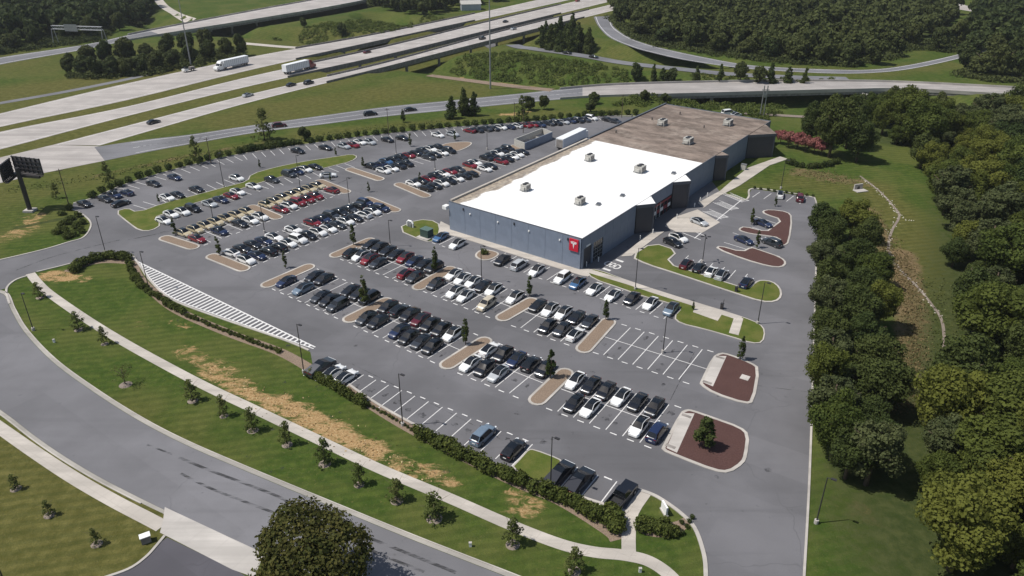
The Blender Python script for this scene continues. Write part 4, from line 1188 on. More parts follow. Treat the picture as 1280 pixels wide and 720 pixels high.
p = U0(777, 619, 0.8); open_pickup(flat(p), HB - 0.06, 'black open-bed pickup in the corner stall beside the pavement')
for x, y in ((722, 584), (747.5, 594), (771, 602)):
    q = U0(x, y); pline(mb, q, q - e2 * 5.3, 0.16)
q = U0(760, 598); pline(mb, q - e1 * 0.6, q + e1 * 0.6, 0.24)
# row along the front of the showroom
ents = [(551, 296, 'b'), (572, 305, 'w'), (628, 325, 'k'), (649, 331, 'S'), (671, 338, 'w'), (703, 347, 'w'), (722, 354, 'b'), (743, 361, 'w'), (766, 369, 'w'), (790, 373, 'k'), (813, 379, 'w'), (839, 386, 'e')]
row_cars([(flat(U0(x, y, 0.6)), c) for x, y, c in ents], HN - 0.02, 'the row along the showroom front', True, 0.05)
ka, kb_ = U0(557, 292), U0(846, 384)
dk = (kb_ - ka); Lk = dk.length; dk.normalize(); pk = Vector((dk.y, -dk.x, 0))
if proj(ka + pk)[1] < proj(ka)[1]: pk = -pk
Nk = round(Lk / 3.0)
for i in range(Nk + 1):
    c = ka + dk * (Lk * i / Nk)
    if 592 < proj(c)[0] < 622: continue
    pline(mb, c, c + pk * 5.6); cc = c + dk * (Lk / Nk / 2) + pk * 5.8
    if i < Nk: pline(mb, cc - dk * 0.5, cc + dk * 0.5, 0.18)
# gull-wing and open doors are left shut; right-hand visitor row
r_ents = [(858, 330, 'm'), (874, 334, 'k'), (889, 339, 'w'), (902, 343, 's'), (933, 353, 'n')]
row_cars([(flat(U0(x, y, 0.6)), c) for x, y, c in r_ents], HB + 0.0, 'the visitor row right of showroom', True, 0.05)
for x, y in ((850, 330), (866, 335), (881, 340), (896, 345), (910, 349), (925, 354)):
    c = U0(x, y); pline(mb, c, c + e2 * 5.0)
hd_v = hd_px((862, 270), (895, 283))
for (x, y, c, k, lab) in ((874, 277, 's', 'sedan', 'silver saloon with open door displayed on the pale entrance apron'), (848, 297, 'w', 'hatch', 'white hatchback parked at the showroom entrance'), (841, 303, 'k', 'hatch', 'black hatchback next to the white one at the showroom entrance'),
                          (930, 300, 'n', 'sedan', 'navy saloon nearest the lower mulch strip in the right bays'), (965, 303, 'g', 'suv', 'dark SUV behind the small tree in the right bays'), (954, 279, 'n', 'sedan', 'navy saloon in the upper mulch pocket of right bays')):
    car(flat(U0(x, y, 0.6)), hd_v + (math.pi if k == 'suv' else 0), c, k, lab, 'cars parked right of the showroom')
car(flat(U0(975, 243, 0.6)), HB + 0.25, 'w', 'hatch', 'white hatchback at the far right bays against the kerb', 'cars parked right of the showroom')
car(flat(U0(1000, 247, 0.6)), HB + 0.25, 'm', 'suv', 'dark maroon SUV at the far right bays beside the drive', 'cars parked right of the showroom')
for x, y in ((950, 240), (964, 242), (992, 245), (1008, 248)):
    c = U0(x, y); pline(mb, c, c - (e2 * 0.97 + e1 * 0.1) * 5.2)
for x0, y0, x1, y1 in ((916, 291, 934, 297), (905, 303, 934, 312), (939, 309, 975, 321), (943, 270, 975, 281), (940, 284, 962, 291)): pline(mb, U0(x0, y0), U0(x1, y1))
# hatched accessible bays
for k in range(4):
    a, b = U0(852 + 14 * k * 1.15, 293 - 12 * k * 0.98), U0(870 + 14 * k * 1.15, 301 - 12 * k * 0.98)
for (x, y) in ((896, 268), (909, 257), (922, 247)):
    c0 = U0(x - 18, y - 4); c1 = U0(x + 6, y + 6); dd = (c1 - c0); nn = Vector((-dd.y, dd.x, 0)).normalized()
    pline(mb, c0, c1, 0.16); c0b, c1b = c0 + nn * 2.4, c1 + nn * 2.4; pline(mb, c0b, c1b, 0.16)
    for k in range(1, 10): pline(mb, c0 + dd * (k / 10.0), c0b + dd * min(1, (k + 1.4) / 10.0), 0.18, 0.0285)
pline(mb, U0(868, 298), U0(928, 249), 0.22, 0.0295)
pline(mb, U0(853, 291), U0(876, 300), 0.2); pline(mb, U0(858, 286), U0(882, 295), 0.2)
# worn direction lettering and bars at the workshop doors
for (x0, y0, x1, y1) in ((770, 324.5, 779, 327.5), (754, 335.5, 763, 338.5)): pline(mb, U0(x0, y0), U0(x1, y1), 0.7)
for k in range(3):
    c_ = U0(760.5 + 5.2 * k, 329.6 + 1.9 * k); ring = [c_ + e1 * (0.75 * math.cos(t_)) + e2 * (1.0 * math.sin(t_)) for t_ in np.linspace(0, 2 * math.pi, 13)]
    strip(mb, ring, 0.34, 0.0292)

# strip rows either side of the long grass island, and the far kerb row
HS = E1
up_line = [(172, 266), (205, 254), (245, 244), (285, 233), (312, 225)]
def kerb_row(px, side_far, step=SW, depth=5.5, skip=None):
    P = [U0(*q) for q in px]
    acc = 0.0
    for i in range(len(P) - 1):
        d = P[i + 1] - P[i]; L = d.length; d.normalize(); pv = Vector((-d.y, d.x, 0))
        if (proj(P[i] + pv * 3)[1] < proj(P[i])[1]) != side_far: pv = -pv
        s = -acc
        while s + step <= L:
            s += step
            if s < 0: continue
            c = P[i] + d * s
            if skip and skip(proj(c)): continue
            pline(mb, c + pv * 0.25, c + pv * depth, 0.14, 0.0285)
        acc = L - s
kerb_row(up_line, True)
kerb_row([(192, 273), (235, 257), (270, 247), (322, 230), (400, 212), (430, 204)], False)
kerb_row([(118, 248), (150, 234), (200, 218), (250, 205), (300, 194), (400, 179), (470, 170), (560, 161), (640, 155), (760, 146)], False)
low = [(205, 276, 'w'), (214, 268, 'w'), (228, 265, 'w'), (241, 261, 'k'), (262, 255, 's'), (276, 250, 'n'), (289, 245, 'r'), (297, 240, 'w'), (317, 233, 'w'), (340, 225, 'g'), (361, 218, 'G'), (371, 215, 'n'), (381, 212, 'w'), (394, 209, 'k')]
row_cars([(flat(U0(x, y, 0.5)), c) for x, y, c in low], HS, 'the row below the long grass island', True, 0.1)
upp = [(209, 247, 'w'), (222, 244, 'k'), (246, 237, 'k'), (296, 223, 'w')]
row_cars([(flat(U0(x, y, 0.5)), c) for x, y, c in upp], HS, 'the row above the long grass island', True, 0.1)
farr = [(106, 255, 'k'), (131, 249, 'k'), (143, 244, 'n'), (158, 241, 'n'), (192, 230, 'k'), (218, 222, 'n'), (372, 189, 'k'), (407, 185, 'k')]
row_cars([(flat(U0(x, y, 0.5)), c) for x, y, c in farr], HS, 'the far kerb row, left end', True, 0.1)
far2 = [(430, 183, 's'), (441, 181.5, 'r'), (450, 178, 'w'), (462, 178, 's'), (484, 175, 'k'), (503, 173, 'k'), (547, 169, 'w'), (566, 168, 's'), (587, 163.5, 'r'), (597, 163, 'k'), (608, 161.5, 'g'), (617, 161, 'k'), (626, 159.5, 'w'), (637, 159, 'n'), (646, 157.5, 'w')]
row_cars([(flat(U0(x, y, 0.5)), c) for x, y, c in far2], HS - 0.08, 'the far kerb row, middle part', False, 0.1)
far3 = [(657, 157, 'r'), (666, 156, 'r'), (675, 156.5, 'n'), (686, 154.5, 'g'), (695, 154, 'k'), (704, 152.5, 's'), (713, 151.5, 'n'), (722, 151, 'k'), (731, 150, 'g'), (739, 148, 'w'), (760, 150, 'k'), (769, 152, 'g')]
row_cars([(flat(U0(x, y, 0.5)), c) for x, y, c in far3], HS - 0.12, 'the far kerb row behind bin enclosure', False, 0.1)
car(flat(U0(151, 254, 0.6)), hd_px((140, 257), (162, 250)), 'k', 'sedan', 'black saloon standing across three parked cars at the far left kerb', 'cars parked in the lot rows')
car(flat(U0(410, 219, 0.6)), hd_px((400, 219), (421, 218)) + 0.05, 'w', 'sedan', 'white saloon stopped in the aisle above the red cars', 'cars parked in the lot rows')
for i in range(-1, 8):
    c = B0 + e1 * ((i + 0.5) * SW) + e2 * random.uniform(1.8, 3.8); stains.poly([c + Vector((math.cos(q), math.sin(q), 0)) * random.uniform(0.3, 0.8) for q in np.linspace(0, 2 * math.pi, 11)[:-1]], 0.0245)
for _ in range(120):
    c = U0(random.uniform(200, 1000), random.uniform(230, 600)); a_ = random.uniform(0.15, 0.5); stains.poly([c + Vector((math.cos(q), math.sin(q), 0)) * a_ * random.uniform(0.6, 1.4) for q in np.linspace(0, 2 * math.pi, 10)[:-1]], 0.0238)
n = NT('oil_stain'); n.done((0.035, 0.034, 0.036), 0.6); n.l(n.ramp(n.noise(1.3, 4, 0.7), 0.4, 0.68, 0.0, 0.6), n.b.inputs['Alpha']); M['stain'] = n.mat
tag(stains.build('oil_stain', M['stain'], lot), kind='stuff')
for key, m_ in paint.items(): m_.build('no_parking_stripes' if key == 'hatch' else 'stall_marking', M['paint'], lot)

# highway traffic
FD = hd_px((160, 133), (320, 94))
def hw(x, y, ck, kind, label, rev=False, hd=None, z=0.06):
    p = U0(x, y, 0.5); car(Vector((p.x, p.y, 0)), (hd if hd is not None else FD) + (math.pi if rev else 0), ck, kind, label, 'drives on the freeway and frontage road', False, z)
hw(192, 152.5, 'k', 'sedan', 'black saloon on the near freeway carriageway at the left'); hw(310, 119, 's', 'sedan', 'grey saloon on the near freeway carriageway left of two black cars')
hw(364, 106, 'k', 'sedan', 'first of two black cars following on the near freeway carriageway'); hw(386, 103.5, 'k', 'suv', 'second of two black cars following on the near freeway carriageway')
hw(459, 65, 'm', 'sedan', 'dark maroon car on the middle carriageway right of the red-cab lorry'); hw(603, 48, 'k', 'suv', 'black SUV on the near freeway bridge'); hw(632, 27, 'k', 'sedan', 'black saloon on the middle freeway bridge'); hw(642, 36, 's', 'sedan', 'silver saloon on the near freeway bridge, far end')
hdr = hd_px((400, 150), (560, 132))
hw(463, 142.5, 'k', 'suv', 'black SUV on the grey frontage road above the hedged kerb', hd=hdr); hw(513, 137, 'k', 'sedan', 'black saloon ahead of the SUV on the frontage road', hd=hdr); hw(349, 157, 'm', 'suv', 'dark maroon SUV on the frontage road by the leafy tree', hd=hdr)
for x, y, lab in ((709, 68, 'black car on the side road near the conifer clump'), (742, 73, 'dark car on the side road right of the conifer clump')):
    p = U(x, y); car(Vector((p.x, p.y, 0)), hd_px((700, 66), (760, 74)), 'k', 'sedan', lab, 'drives on the freeway and frontage road', False, p.z + 0.25)
hw(722, 1, 'r', 'suv', 'small red vehicle on the freeway at the top edge'); hw(910, 141, 'w', 'van', 'white van in the yard behind the brown roof', hd=0.4)
hw(920, 144, 'w', 'hatch', 'white car beside the van behind the brown roof', hd=0.6)
def semi(x, y, heading, cabcol, label):
    p = U0(x, y, 1.0)
    t = thing('articulated_lorry', label, 'lorry', (p.x, p.y, 0.06), heading, 'lorries on the freeway')
    cm = PM[cabcol]
    tr = MB().box((-1.8, 0, 2.6), (14.0, 2.6, 2.9)).build('trailer', M['trailer'], t)
    for k in range(13): 
        for s in (-1, 1): MB().box((-8.3 + k * 1.08, s * 1.31, 2.6), (0.1, 0.05, 2.8)).build('trailer_rib', M['galv'], tr)
    MB().box((-1.8, 0, 1.05), (13.6, 2.2, 0.2)).build('chassis', M['pole'], t)
    for s in (-1, 1): MB().box((-1.5, s * 1.2, 0.75), (5.0, 0.05, 0.6)).build('side_skirt', M['galv'], t)
    c = MB(); pr = [(5.6, 0.5), (9.3, 0.5), (9.45, 1.2), (9.2, 1.85), (7.9, 2.1), (7.3, 3.1), (6.6, 3.9), (5.6, 4.0)]
    n_ = len(pr)
    c.add([(a, -1.2, z) for a, z in pr] + [(a, 1.2, z) for a, z in pr], [tuple(range(n_))[::-1], tuple(range(n_, 2 * n_))] + [(i, (i + 1) % n_, n_ + (i + 1) % n_, n_ + i)[::-1] if False else (i, n_ + i, n_ + (i + 1) % n_, (i + 1) % n_)[::-1] for i in range(n_)])
    cab = c.build('cab', cm, t)
    MB().add([(7.93, -1.1, 2.15), (7.93, 1.1, 2.15), (7.36, 1.1, 3.08), (7.36, -1.1, 3.08)], [(0, 1, 2, 3)]).build('windscreen', M['cglass'], cab)
    for s in (-1, 1): MB().box((6.95, s * 1.21, 2.5), (0.8, 0.04, 0.7)).build('side_window', M['cglass'], cab)
    for wx in (8.5, 5.4, 4.3, -6.4, -7.6):
        for s in (-1, 1): link('wheel', WHEEL, t, (wx, s * 1.1, 0.5)).scale = (1.42, 1.6, 1.42)
M['trailer'] = plain('trailer_white', (0.72, 0.74, 0.76), 0.45, 0.04)
semi(290, 82, FD + math.pi, 'w', 'long white articulated lorry with white cab on the far carriageway')
semi(374, 86, FD, 'r', 'articulated lorry with white trailer and red cab on the middle carriageway')
p = U0(236, 87, 0.8)
t = thing('flatbed_truck', 'small white flatbed truck on the far shoulder by the tall pole', 'truck', (p.x, p.y, 0.06), FD + math.pi)
MB().box((1.9, 0, 1.0), (2.2, 1.9, 0.9)).build('cab', PM['w'], t); MB().box((1.5, 0, 1.7), (1.2, 1.7, 0.6), taper=0.85).build('cab_windows', M['cglass'], t); MB().box((-1.3, 0, 0.9), (3.8, 2.0, 0.3)).build('bed', M['pole'], t); MB().box((-1.6, 0, 1.4), (2.2, 1.5, 0.8)).build('cargo', M['dark_conc'], t)
for wx in (1.9, -1.9):
    for s in (-1, 1): link('wheel', WHEEL, t, (wx, s * 0.9, 0.35))
# parked box trailer at the rear dock
pa, pb = U0(699, 188), U0(728, 174)
t = thing('parked_trailer', 'white box trailer parked at the rear dock beside the parapet', 'trailer', (pa + pb) / 2, math.atan2((pb - pa).y, (pb - pa).x))
Lt = (pb - pa).length
MB().box((0, 0, 2.3), (Lt, 2.6, 2.8)).build('box', M['trailer'], t); MB().box((-Lt / 2 - 0.03, 0, 2.2), (0.08, 2.3, 2.4)).build('rear_opening', M['dark_conc'], t); MB().box((0, 0, 0.8), (Lt, 2.0, 0.25)).build('chassis', M['pole'], t)
MB().box((Lt / 2 + 0.9, 0, 1.6), (1.7, 2.3, 2.2), taper=0.9).build('cab', PM['w'], t)
for wx in (-Lt / 2 + 1.5, -Lt / 2 + 2.7, Lt / 2 - 1):
    for s in (-1, 1): link('wheel', WHEEL, t, (wx, s * 1.05, 0.5)).scale = (1.4, 1.5, 1.4)

# ------------------------------------------------------------------ trees, hedges, shrubs
def leaf_quads(C_, N_, size, rg):
    """one folded leaf-clump quad per centre; returns verts, faces"""
    n = len(C_)
    r = rg.normal(size=(n, 3))
    a = np.cross(N_, r); a /= np.linalg.norm(a, axis=1, keepdims=True) + 1e-9
    b = np.cross(N_, a)
    s = size * rg.uniform(0.6, 1.4, (n, 1))
    v = np.empty((n, 4, 3))
    v[:, 0] = C_ - a * s * 0.5 - b * s * 0.12
    v[:, 1] = C_ + b * s * -0.5 + N_ * s * 0.12
    v[:, 2] = C_ + a * s * 0.55 + b * s * 0.1
    v[:, 3] = C_ + b * s * 0.5 - N_ * s * 0.1
    return v.reshape(-1, 3), np.arange(4 * n).reshape(n, 4)
def crown_geo(seed, R, Hc, z0, n, ls, nb=18, style='broad', squash=1.0, blob=(0.3, 0.48)):
    rg = np.random.default_rng(seed)
    cs, rs = [], []
    for k in range(nb):
        d = rg.normal(size=3); d /= np.linalg.norm(d)
        if style == 'broad':
            f = rg.uniform(0.35, 0.72)
            c = np.array([d[0] * R * f, d[1] * R * f, z0 + Hc * 0.5 + d[2] * Hc * 0.5 * f]); r = R * rg.uniform(*blob)
        elif style == 'column':
            u = rg.uniform(0.02, 0.98); prof = math.sin(math.pi * min(1, u * 0.82 + 0.16)) ** 0.8
            an = rg.uniform(0, 2 * math.pi); c = np.array([math.cos(an) * R * 0.45 * prof, math.sin(an) * R * 0.45 * prof, z0 + Hc * u]); r = R * (0.3 + 0.4 * prof) * rg.uniform(0.8, 1.2)
        elif style == 'spire':
            u = rg.uniform(0.0, 0.97); prof = (math.sin(math.pi * min(1, u * 0.75 + 0.22)) ** 0.7) * (1 - 0.45 * u)
            an = rg.uniform(0, 2 * math.pi); c = np.array([math.cos(an) * R * 0.6 * prof, math.sin(an) * R * 0.6 * prof, z0 + Hc * u]); r = R * (0.12 + 0.32 * prof) * rg.uniform(0.8, 1.2)
        elif style == 'cone':
            u = (k + 0.5) / nb; prof = (1 - u) ** 0.85 + 0.06
            an = rg.uniform(0, 2 * math.pi); c = np.array([math.cos(an) * R * 0.55 * prof, math.sin(an) * R * 0.55 * prof, z0 + Hc * u * 0.95]); r = R * (0.16 + 0.42 * prof) * rg.uniform(0.85, 1.2)
        elif style == 'column2':
            u = rg.uniform(0.0, 1.0); prof = (1 - u) ** 0.7 * 0.8 + 0.12; an = rg.uniform(0, 2 * math.pi); f = rg.uniform(0.2, 1.0)
            c = np.array([math.cos(an) * R * f * prof, math.sin(an) * R * f * prof, z0 + Hc * u]); r = R * rg.uniform(0.1, 0.24)
        elif style == 'sparse':
            f = rg.uniform(0.3, 1.0)
            c = np.array([d[0] * R * f, d[1] * R * f, z0 + Hc * 0.5 + d[2] * Hc * 0.5 * f]); r = R * rg.uniform(0.15, 0.3)
        else:
            f = rg.uniform(0.3, 0.6)
            c = np.array([d[0] * R * f, d[1] * R * f, z0 + Hc * 0.5 + d[2] * Hc * 0.3]); r = R * rg.uniform(0.4, 0.6)
        cs.append(c); rs.append(r)
    cs, rs = np.array(cs), np.array(rs)
    w = rs ** 2; pick = rg.choice(nb, n, p=w / w.sum())
    d = rg.normal(size=(n, 3)); d[:, 2] += 0.25; d /= np.linalg.norm(d, axis=1, keepdims=True)
    rad = rs[pick] * rg.uniform(0.55, 1.2, n)
    P = cs[pick] + d * rad[:, None] * np.array([1, 1, 0.85 * squash])
    # drop leaves buried deep inside other clumps
    D = np.linalg.norm(P[:, None, :] - cs[None], axis=2) / rs[None]
    D[np.arange(n), pick] = 9
    keep = D.min(1) > 0.62
    P, d, pick = P[keep], d[keep], pick[keep]
    P[:, 2] = np.maximum(P[:, 2], z0 * 0.5 + 0.05)
    N_ = d + rg.normal(size=d.shape) * 0.45; N_ /= np.linalg.norm(N_, axis=1, keepdims=True)
    lv = np.clip(rg.normal(0.4, 0.22, len(P)) + (rg.uniform(-0.3, 0.3, nb))[pick], 0, 1)
    v, f = leaf_quads(P, N_, ls, rg)
    return v, f, lv
def crown_mesh(name, mat, *a, **k):
    v, f, lv = crown_geo(*a, **k)
    return np_mesh(name, v, f, mat, face_attr=dict(lv=lv))
def trunk_mesh(Ht, r, limbs, seed, mat=None, lean=0.04):
    rg = random.Random(seed); mb = MB()
    top = (rg.uniform(-lean, lean) * Ht, rg.uniform(-lean, lean) * Ht, Ht)
    mb.tube([(0, 0, -0.3), (top[0] * 0.3, top[1] * 0.3, Ht * 0.4), top], [r * 1.25, r, r * 0.4], 8)
    for k in range(limbs):
        an = 2 * math.pi * k / max(1, limbs) + rg.uniform(-0.4, 0.4); z = Ht * rg.uniform(0.42, 0.75); L = Ht * rg.uniform(0.25, 0.42)
        mb.tube([(top[0] * 0.5, top[1] * 0.5, z), (math.cos(an) * L * 0.5, math.sin(an) * L * 0.5, z + L * 0.35), (math.cos(an) * L, math.sin(an) * L, z + L * 0.75)], [r * 0.5, r * 0.35, r * 0.12], 6)
    return mb.mesh('trunk', mat or M['bark'], True)
TV = {}
def variants(key, mat, nvar, **k):
    TV[key] = []
    for i in range(nvar):
        kk = dict(k); kk['seed'] = hash(key) % 1 + 100 * len(TV) + i
        th, tr, lb = kk.pop('trunk')
        TV[key].append((crown_mesh('crown_' + key, mat, **kk), trunk_mesh(th, tr, lb, kk['seed'])))
variants('broad', M['leaf'], 6, R=4.6, Hc=9.4, z0=1.2, n=19000, ls=0.29, nb=60, blob=(0.14, 0.34), trunk=(7.5, 0.26, 5))
variants('grey', M['leaf_grey'], 2, R=4.2, Hc=9.8, z0=1.0, n=13000, ls=0.3, nb=60, blob=(0.12, 0.28), trunk=(8.5, 0.26, 7))
variants('dark', M['leaf_dark'], 4, R=4.3, Hc=8.8, z0=0.8, n=17000, ls=0.29, nb=60, blob=(0.14, 0.34), trunk=(7.0, 0.25, 5))
variants('wood', M['leaf_far'], 5, R=4.8, Hc=10.4, z0=0.2, n=4200, ls=0.7, nb=34, blob=(0.2, 0.38), trunk=(8, 0.28, 4))
variants('bronze', M['leaf_olive'], 1, R=6.6, Hc=11.0, z0=1.6, n=42000, ls=0.3, nb=110, blob=(0.2, 0.32), trunk=(9, 0.35, 6))
variants('column', M['leaf_dark'], 4, R=0.78, Hc=4.5, z0=0.75, n=1300, ls=0.19, nb=34, style='spire', trunk=(3.6, 0.06, 0))
variants('cone', M['leaf_dark'], 3, R=2.2, Hc=7.5, z0=0.5, n=1800, ls=0.45, nb=16, style='cone', trunk=(6.5, 0.16, 0))
variants('pink', M['leaf_pink'], 2, R=2.6, Hc=3.6, z0=1.6, n=2400, ls=0.36, nb=20, trunk=(3.4, 0.12, 4))
variants('young', M['leaf_young'], 5, R=1.15, Hc=3.1, z0=0.35, n=1100, ls=0.15, nb=60, style='column2', trunk=(3.4, 0.045, 7))
variants('bare', M['leaf_young'], 1, R=1.7, Hc=2.4, z0=1.2, n=330, ls=0.17, nb=30, style='sparse', trunk=(3.0, 0.07, 9))
variants('shrub', M['leaf_hedge'], 4, R=0.95, Hc=1.25, z0=0.02, n=900, ls=0.2, nb=12, style='bush', trunk=(0.6, 0.05, 2))
variants('shrub_dark', M['leaf_dark'], 3, R=1.05, Hc=1.35, z0=0.02, n=620, ls=0.26, nb=10, style='bush', trunk=(0.6, 0.05, 2))
variants('thicket', M['leaf'], 3, R=1.9, Hc=2.0, z0=0.0, n=900, ls=0.42, nb=12, style='bush', trunk=(1.0, 0.08, 2))
def plant(name, key, pos, label, cat, group, scale=1.0, sz=None, rz=None, i=None):
    cm, tm = TV[key][(i if i is not None else random.randrange(99)) % len(TV[key])]
    t = thing(name, label, cat, pos, rz if rz is not None else random.uniform(0, 6.28), group)
    t.scale = (scale, scale, sz or scale)
    link('foliage' if 'shrub' in name else 'crown', cm, t)
    link('stem' if 'shrub' in name else 'trunk', tm, t)
    return t

def in_poly(P, x, y):
    c = False; j = len(P) - 1
    for i in range(len(P)):
        if ((P[i][1] > y) != (P[j][1] > y)) and (x < (P[j][0] - P[i][0]) * (y - P[i][1]) / (P[j][1] - P[i][1]) + P[i][0]): c = not c
        j = i
    return c
def scatter(px, gap, seed, world=False):
    P = [(U(x, y).x, U(x, y).y) for x, y in px] if not world else px
    rg = random.Random(seed)
    xs = [p[0] for p in P]; ys = [p[1] for p in P]
    out = []; cell = {}
    tries = int((max(xs) - min(xs)) * (max(ys) - min(ys)) / gap ** 2 * 14)
    for _ in range(tries):
        x, y = rg.uniform(min(xs), max(xs)), rg.uniform(min(ys), max(ys))
        if not in_poly(P, x, y): continue
        k = (int(x // gap), int(y // gap)); ok = True
        for dx in (-1, 0, 1):
            for dy in (-1, 0, 1):
                for q in cell.get((k[0] + dx, k[1] + dy), ()):
                    if (q[0] - x) ** 2 + (q[1] - y) ** 2 < gap * gap: ok = False; break
                if not ok: break
            if not ok: break
        if ok: cell.setdefault(k, []).append((x, y)); out.append((x, y))
    return out

# wood along the right edge
right = scatter([(1112, 172), (1150, 215), (1178, 275), (1186, 340), (1206, 400), (1204, 490), (1164, 545), (1150, 610), (1182, 660), (1172, 745), (1240, 830), (1500, 830), (1600, 500), (1500, 260), (1380, 170), (1250, 158)], 5.6, 3)
right.sort(key=lambda p: p[1])
for k, (x, y) in enumerate(right):
    z = float(H(x, y)); px, py = proj((x, y, 5))
    kd = random.choices(['broad', 'dark', 'grey'], [0.62, 0.2, 0.18])[0]
    zn = 'far end' if py < 210 else 'upper middle' if py < 330 else 'middle' if py < 480 else 'near end'
    inn = ', on the meadow side' if px < 1225 else ', at the photo edge' if px < 1300 else ', deep inside'
    plant('broadleaf_tree', kd, (x, y, z), {'broad': 'yellow-green leafy tree', 'dark': 'dark green leafy tree', 'grey': 'grey-green airy tree'}[kd] + f' in the {zn} of the right-hand wood{inn}', 'tree', f'right-hand wood, {zn}', (sw := random.choice([0.75, 0.95, 1.1, 1.3, 1.6]) * random.uniform(0.9, 1.1)), sw * random.uniform(0.8, 1.05))
# belt of trees beside the drive
belt = [(1043, 300), (1068, 300), (1050, 322), (1085, 322), (1040, 345), (1070, 348), (1095, 360), (1048, 375), (1082, 385), (1045, 405), (1075, 415), (1100, 412), (1047, 440), (1082, 448), (1050, 472), (1092, 478), (1043, 505), (1076, 508), (1100, 515), (1050, 540), (1085, 548), (1055, 575), (1095, 585), (1062, 598), (1088, 606)]
for k, (x, y) in enumerate(belt):
    p = U(x - 17 if x < 1060 else x - 6, y)
    plant('broadleaf_tree', ('dark', 'broad', 'dark', 'dark', 'grey')[k % 5], p, f'dark leafy tree in the belt beside the drive, {ORD[k] if k < 16 else "one"} counted from the far end' if k < 16 else f'dark leafy tree in the belt beside the drive, {ORD[24 - k]} counted from the near end', 'tree', 'trees of the belt beside the drive', random.uniform(0.82, 1.15), random.uniform(0.8, 1.12))
# single large tree at the bottom
p = U0(388, 690, 7.5)
plant('bronze_tree', 'bronze', (p.x, p.y, 0), 'large bronze-olive tree rising at the bottom edge beside the road', 'tree', 'large single trees', 1.12, 1.05, 1.0)
# dark tree and pink trees behind the showroom
for (x, y, s, sz) in ((1036, 197, 1.6, 2.2), (1070, 203, 1.2, 1.6), (1012, 184, 1.0, 1.6), (1057, 186, 1.35, 1.9)):
    plant('broadleaf_tree', 'dark', U(x, y), f'dark tree {["left", "right"][x > 1045]} of the clump right of the pink trees' if False else ('tallest dark tree behind the pink trees' if s > 1.2 else 'dark tree in the clump behind the pink trees'), 'tree', 'dark trees behind the pink trees', s, sz)
for k, (x, y, s_) in enumerate(((1088, 158, 1.0), (1102, 168, 1.1), (1080, 148, 0.9), (1112, 156, 1.15), (1125, 172, 1.1), (1098, 150, 0.95))):
    plant('broadleaf_tree', 'grey' if k % 3 == 2 else 'broad', U(x, y), f'green tree, {ORD[k]} of the stand between the abutment and the meadow top', 'tree', 'stand at the meadow top', s_, s_ * 1.1)
for k, (x, y) in enumerate(((975, 180), (985, 184), (996, 186), (1006, 190), (1017, 192), (1026, 194))):
    plant('blossom_tree', 'pink', U(x, y), f'pink blossoming tree, {ORD[k]} from left in the row behind the showroom', 'tree', 'pink trees behind the showroom', random.uniform(0.85, 1.1))

# far woods: edge trees one by one, the mass behind as one
def far_mass(px, gap, seed, name, label, cat):
    pts = scatter(px, gap, seed)
    rg = np.random.default_rng(seed)
    V, F, L = [], [], []; o = 0
    base = [crown_geo(900 + seed * 10 + i, 4.8, 10.5, 0.2, 620, 1.45, nb=26, blob=(0.2, 0.38)) for i in range(5)]
    for (x, y) in pts:
        v, f, lv = base[rg.integers(5)]
        a = rg.uniform(0, 6.28); s = rg.uniform(0.85, 1.35); c_, s_ = math.cos(a), math.sin(a)
        q = v * s
        q = np.stack([q[:, 0] * c_ - q[:, 1] * s_ + x, q[:, 0] * s_ + q[:, 1] * c_ + y, q[:, 2] * rg.uniform(0.9, 1.25) + float(H(x, y))], 1)
        V.append(q); F.append(f + o); L.append(np.clip(lv + rg.uniform(-0.25, 0.25), 0, 1)); o += len(q)
    t = link(name, np_mesh(name, np.concatenate(V), np.concatenate(F), M['leaf_far'], face_attr=dict(lv=np.concatenate(L))))
    tag(t, label, cat, kind='stuff')
far_mass([(-260, 70), (-100, 68), (0, 60), (60, 50), (120, 44), (170, 32), (190, 14), (180, -20), (120, -45), (-300, -40)], 7.0, 1, 'far_wood', 'dense dark wood at the top left beyond the ramp', 'wood')
far_mass([(768, 16), (790, 36), (830, 52), (900, 64), (960, 72), (1060, 76), (1105, 66), (1150, 50), (1180, 40), (1195, 22), (1160, 0), (1140, -30), (1100, -60), (780, -60), (760, -20)], 7.5, 2, 'far_wood', 'broad dark wood beyond the exit ramp at the top', 'wood')
far_mass([(1205, 60), (1240, 75), (1330, 75), (1500, 60), (1500, -40), (1280, -40), (1225, 0), (1215, 30)], 7.5, 3, 'far_wood', 'dark wood at the top right corner', 'wood')
far_mass([(470, 10), (530, 22), (600, 6), (700, -14), (760, -40), (500, -50), (440, -10)], 8.0, 4, 'far_wood', 'strip of wood beyond the freeway at the top', 'wood')
def edge_trees(px, label, group, key='wood', s=(0.8, 1.2), name='broadleaf_tree'):
    for k, (x, y) in enumerate(px):
        plant(name, key, U(x, y), label.replace('#', ORD[k] if k < 16 else 'one'), 'tree', group, random.uniform(*s), random.uniform(s[0], s[1] * 1.15))
edge_trees([(-20, 68), (15, 62), (45, 58), (85, 50), (115, 48), (150, 38), (178, 24)], 'dark tree at the edge of the top-left wood, # from left', 'edge trees of the top-left wood')
edge_trees([(88, 92), (105, 94), (122, 96), (140, 95), (160, 94), (178, 92), (198, 88), (218, 84), (240, 80), (262, 76), (284, 72), (302, 70)], 'dark tree, # from left in the clump between ramp and freeway', 'clump between ramp and freeway', 'wood', (0.7, 0.95))
edge_trees([(112, 82), (135, 82), (160, 80), (185, 76), (210, 70), (235, 66), (258, 64)], 'dark tree, # from left in the back row of the clump by the freeway', 'clump between ramp and freeway', 'wood', (0.8, 1.1))
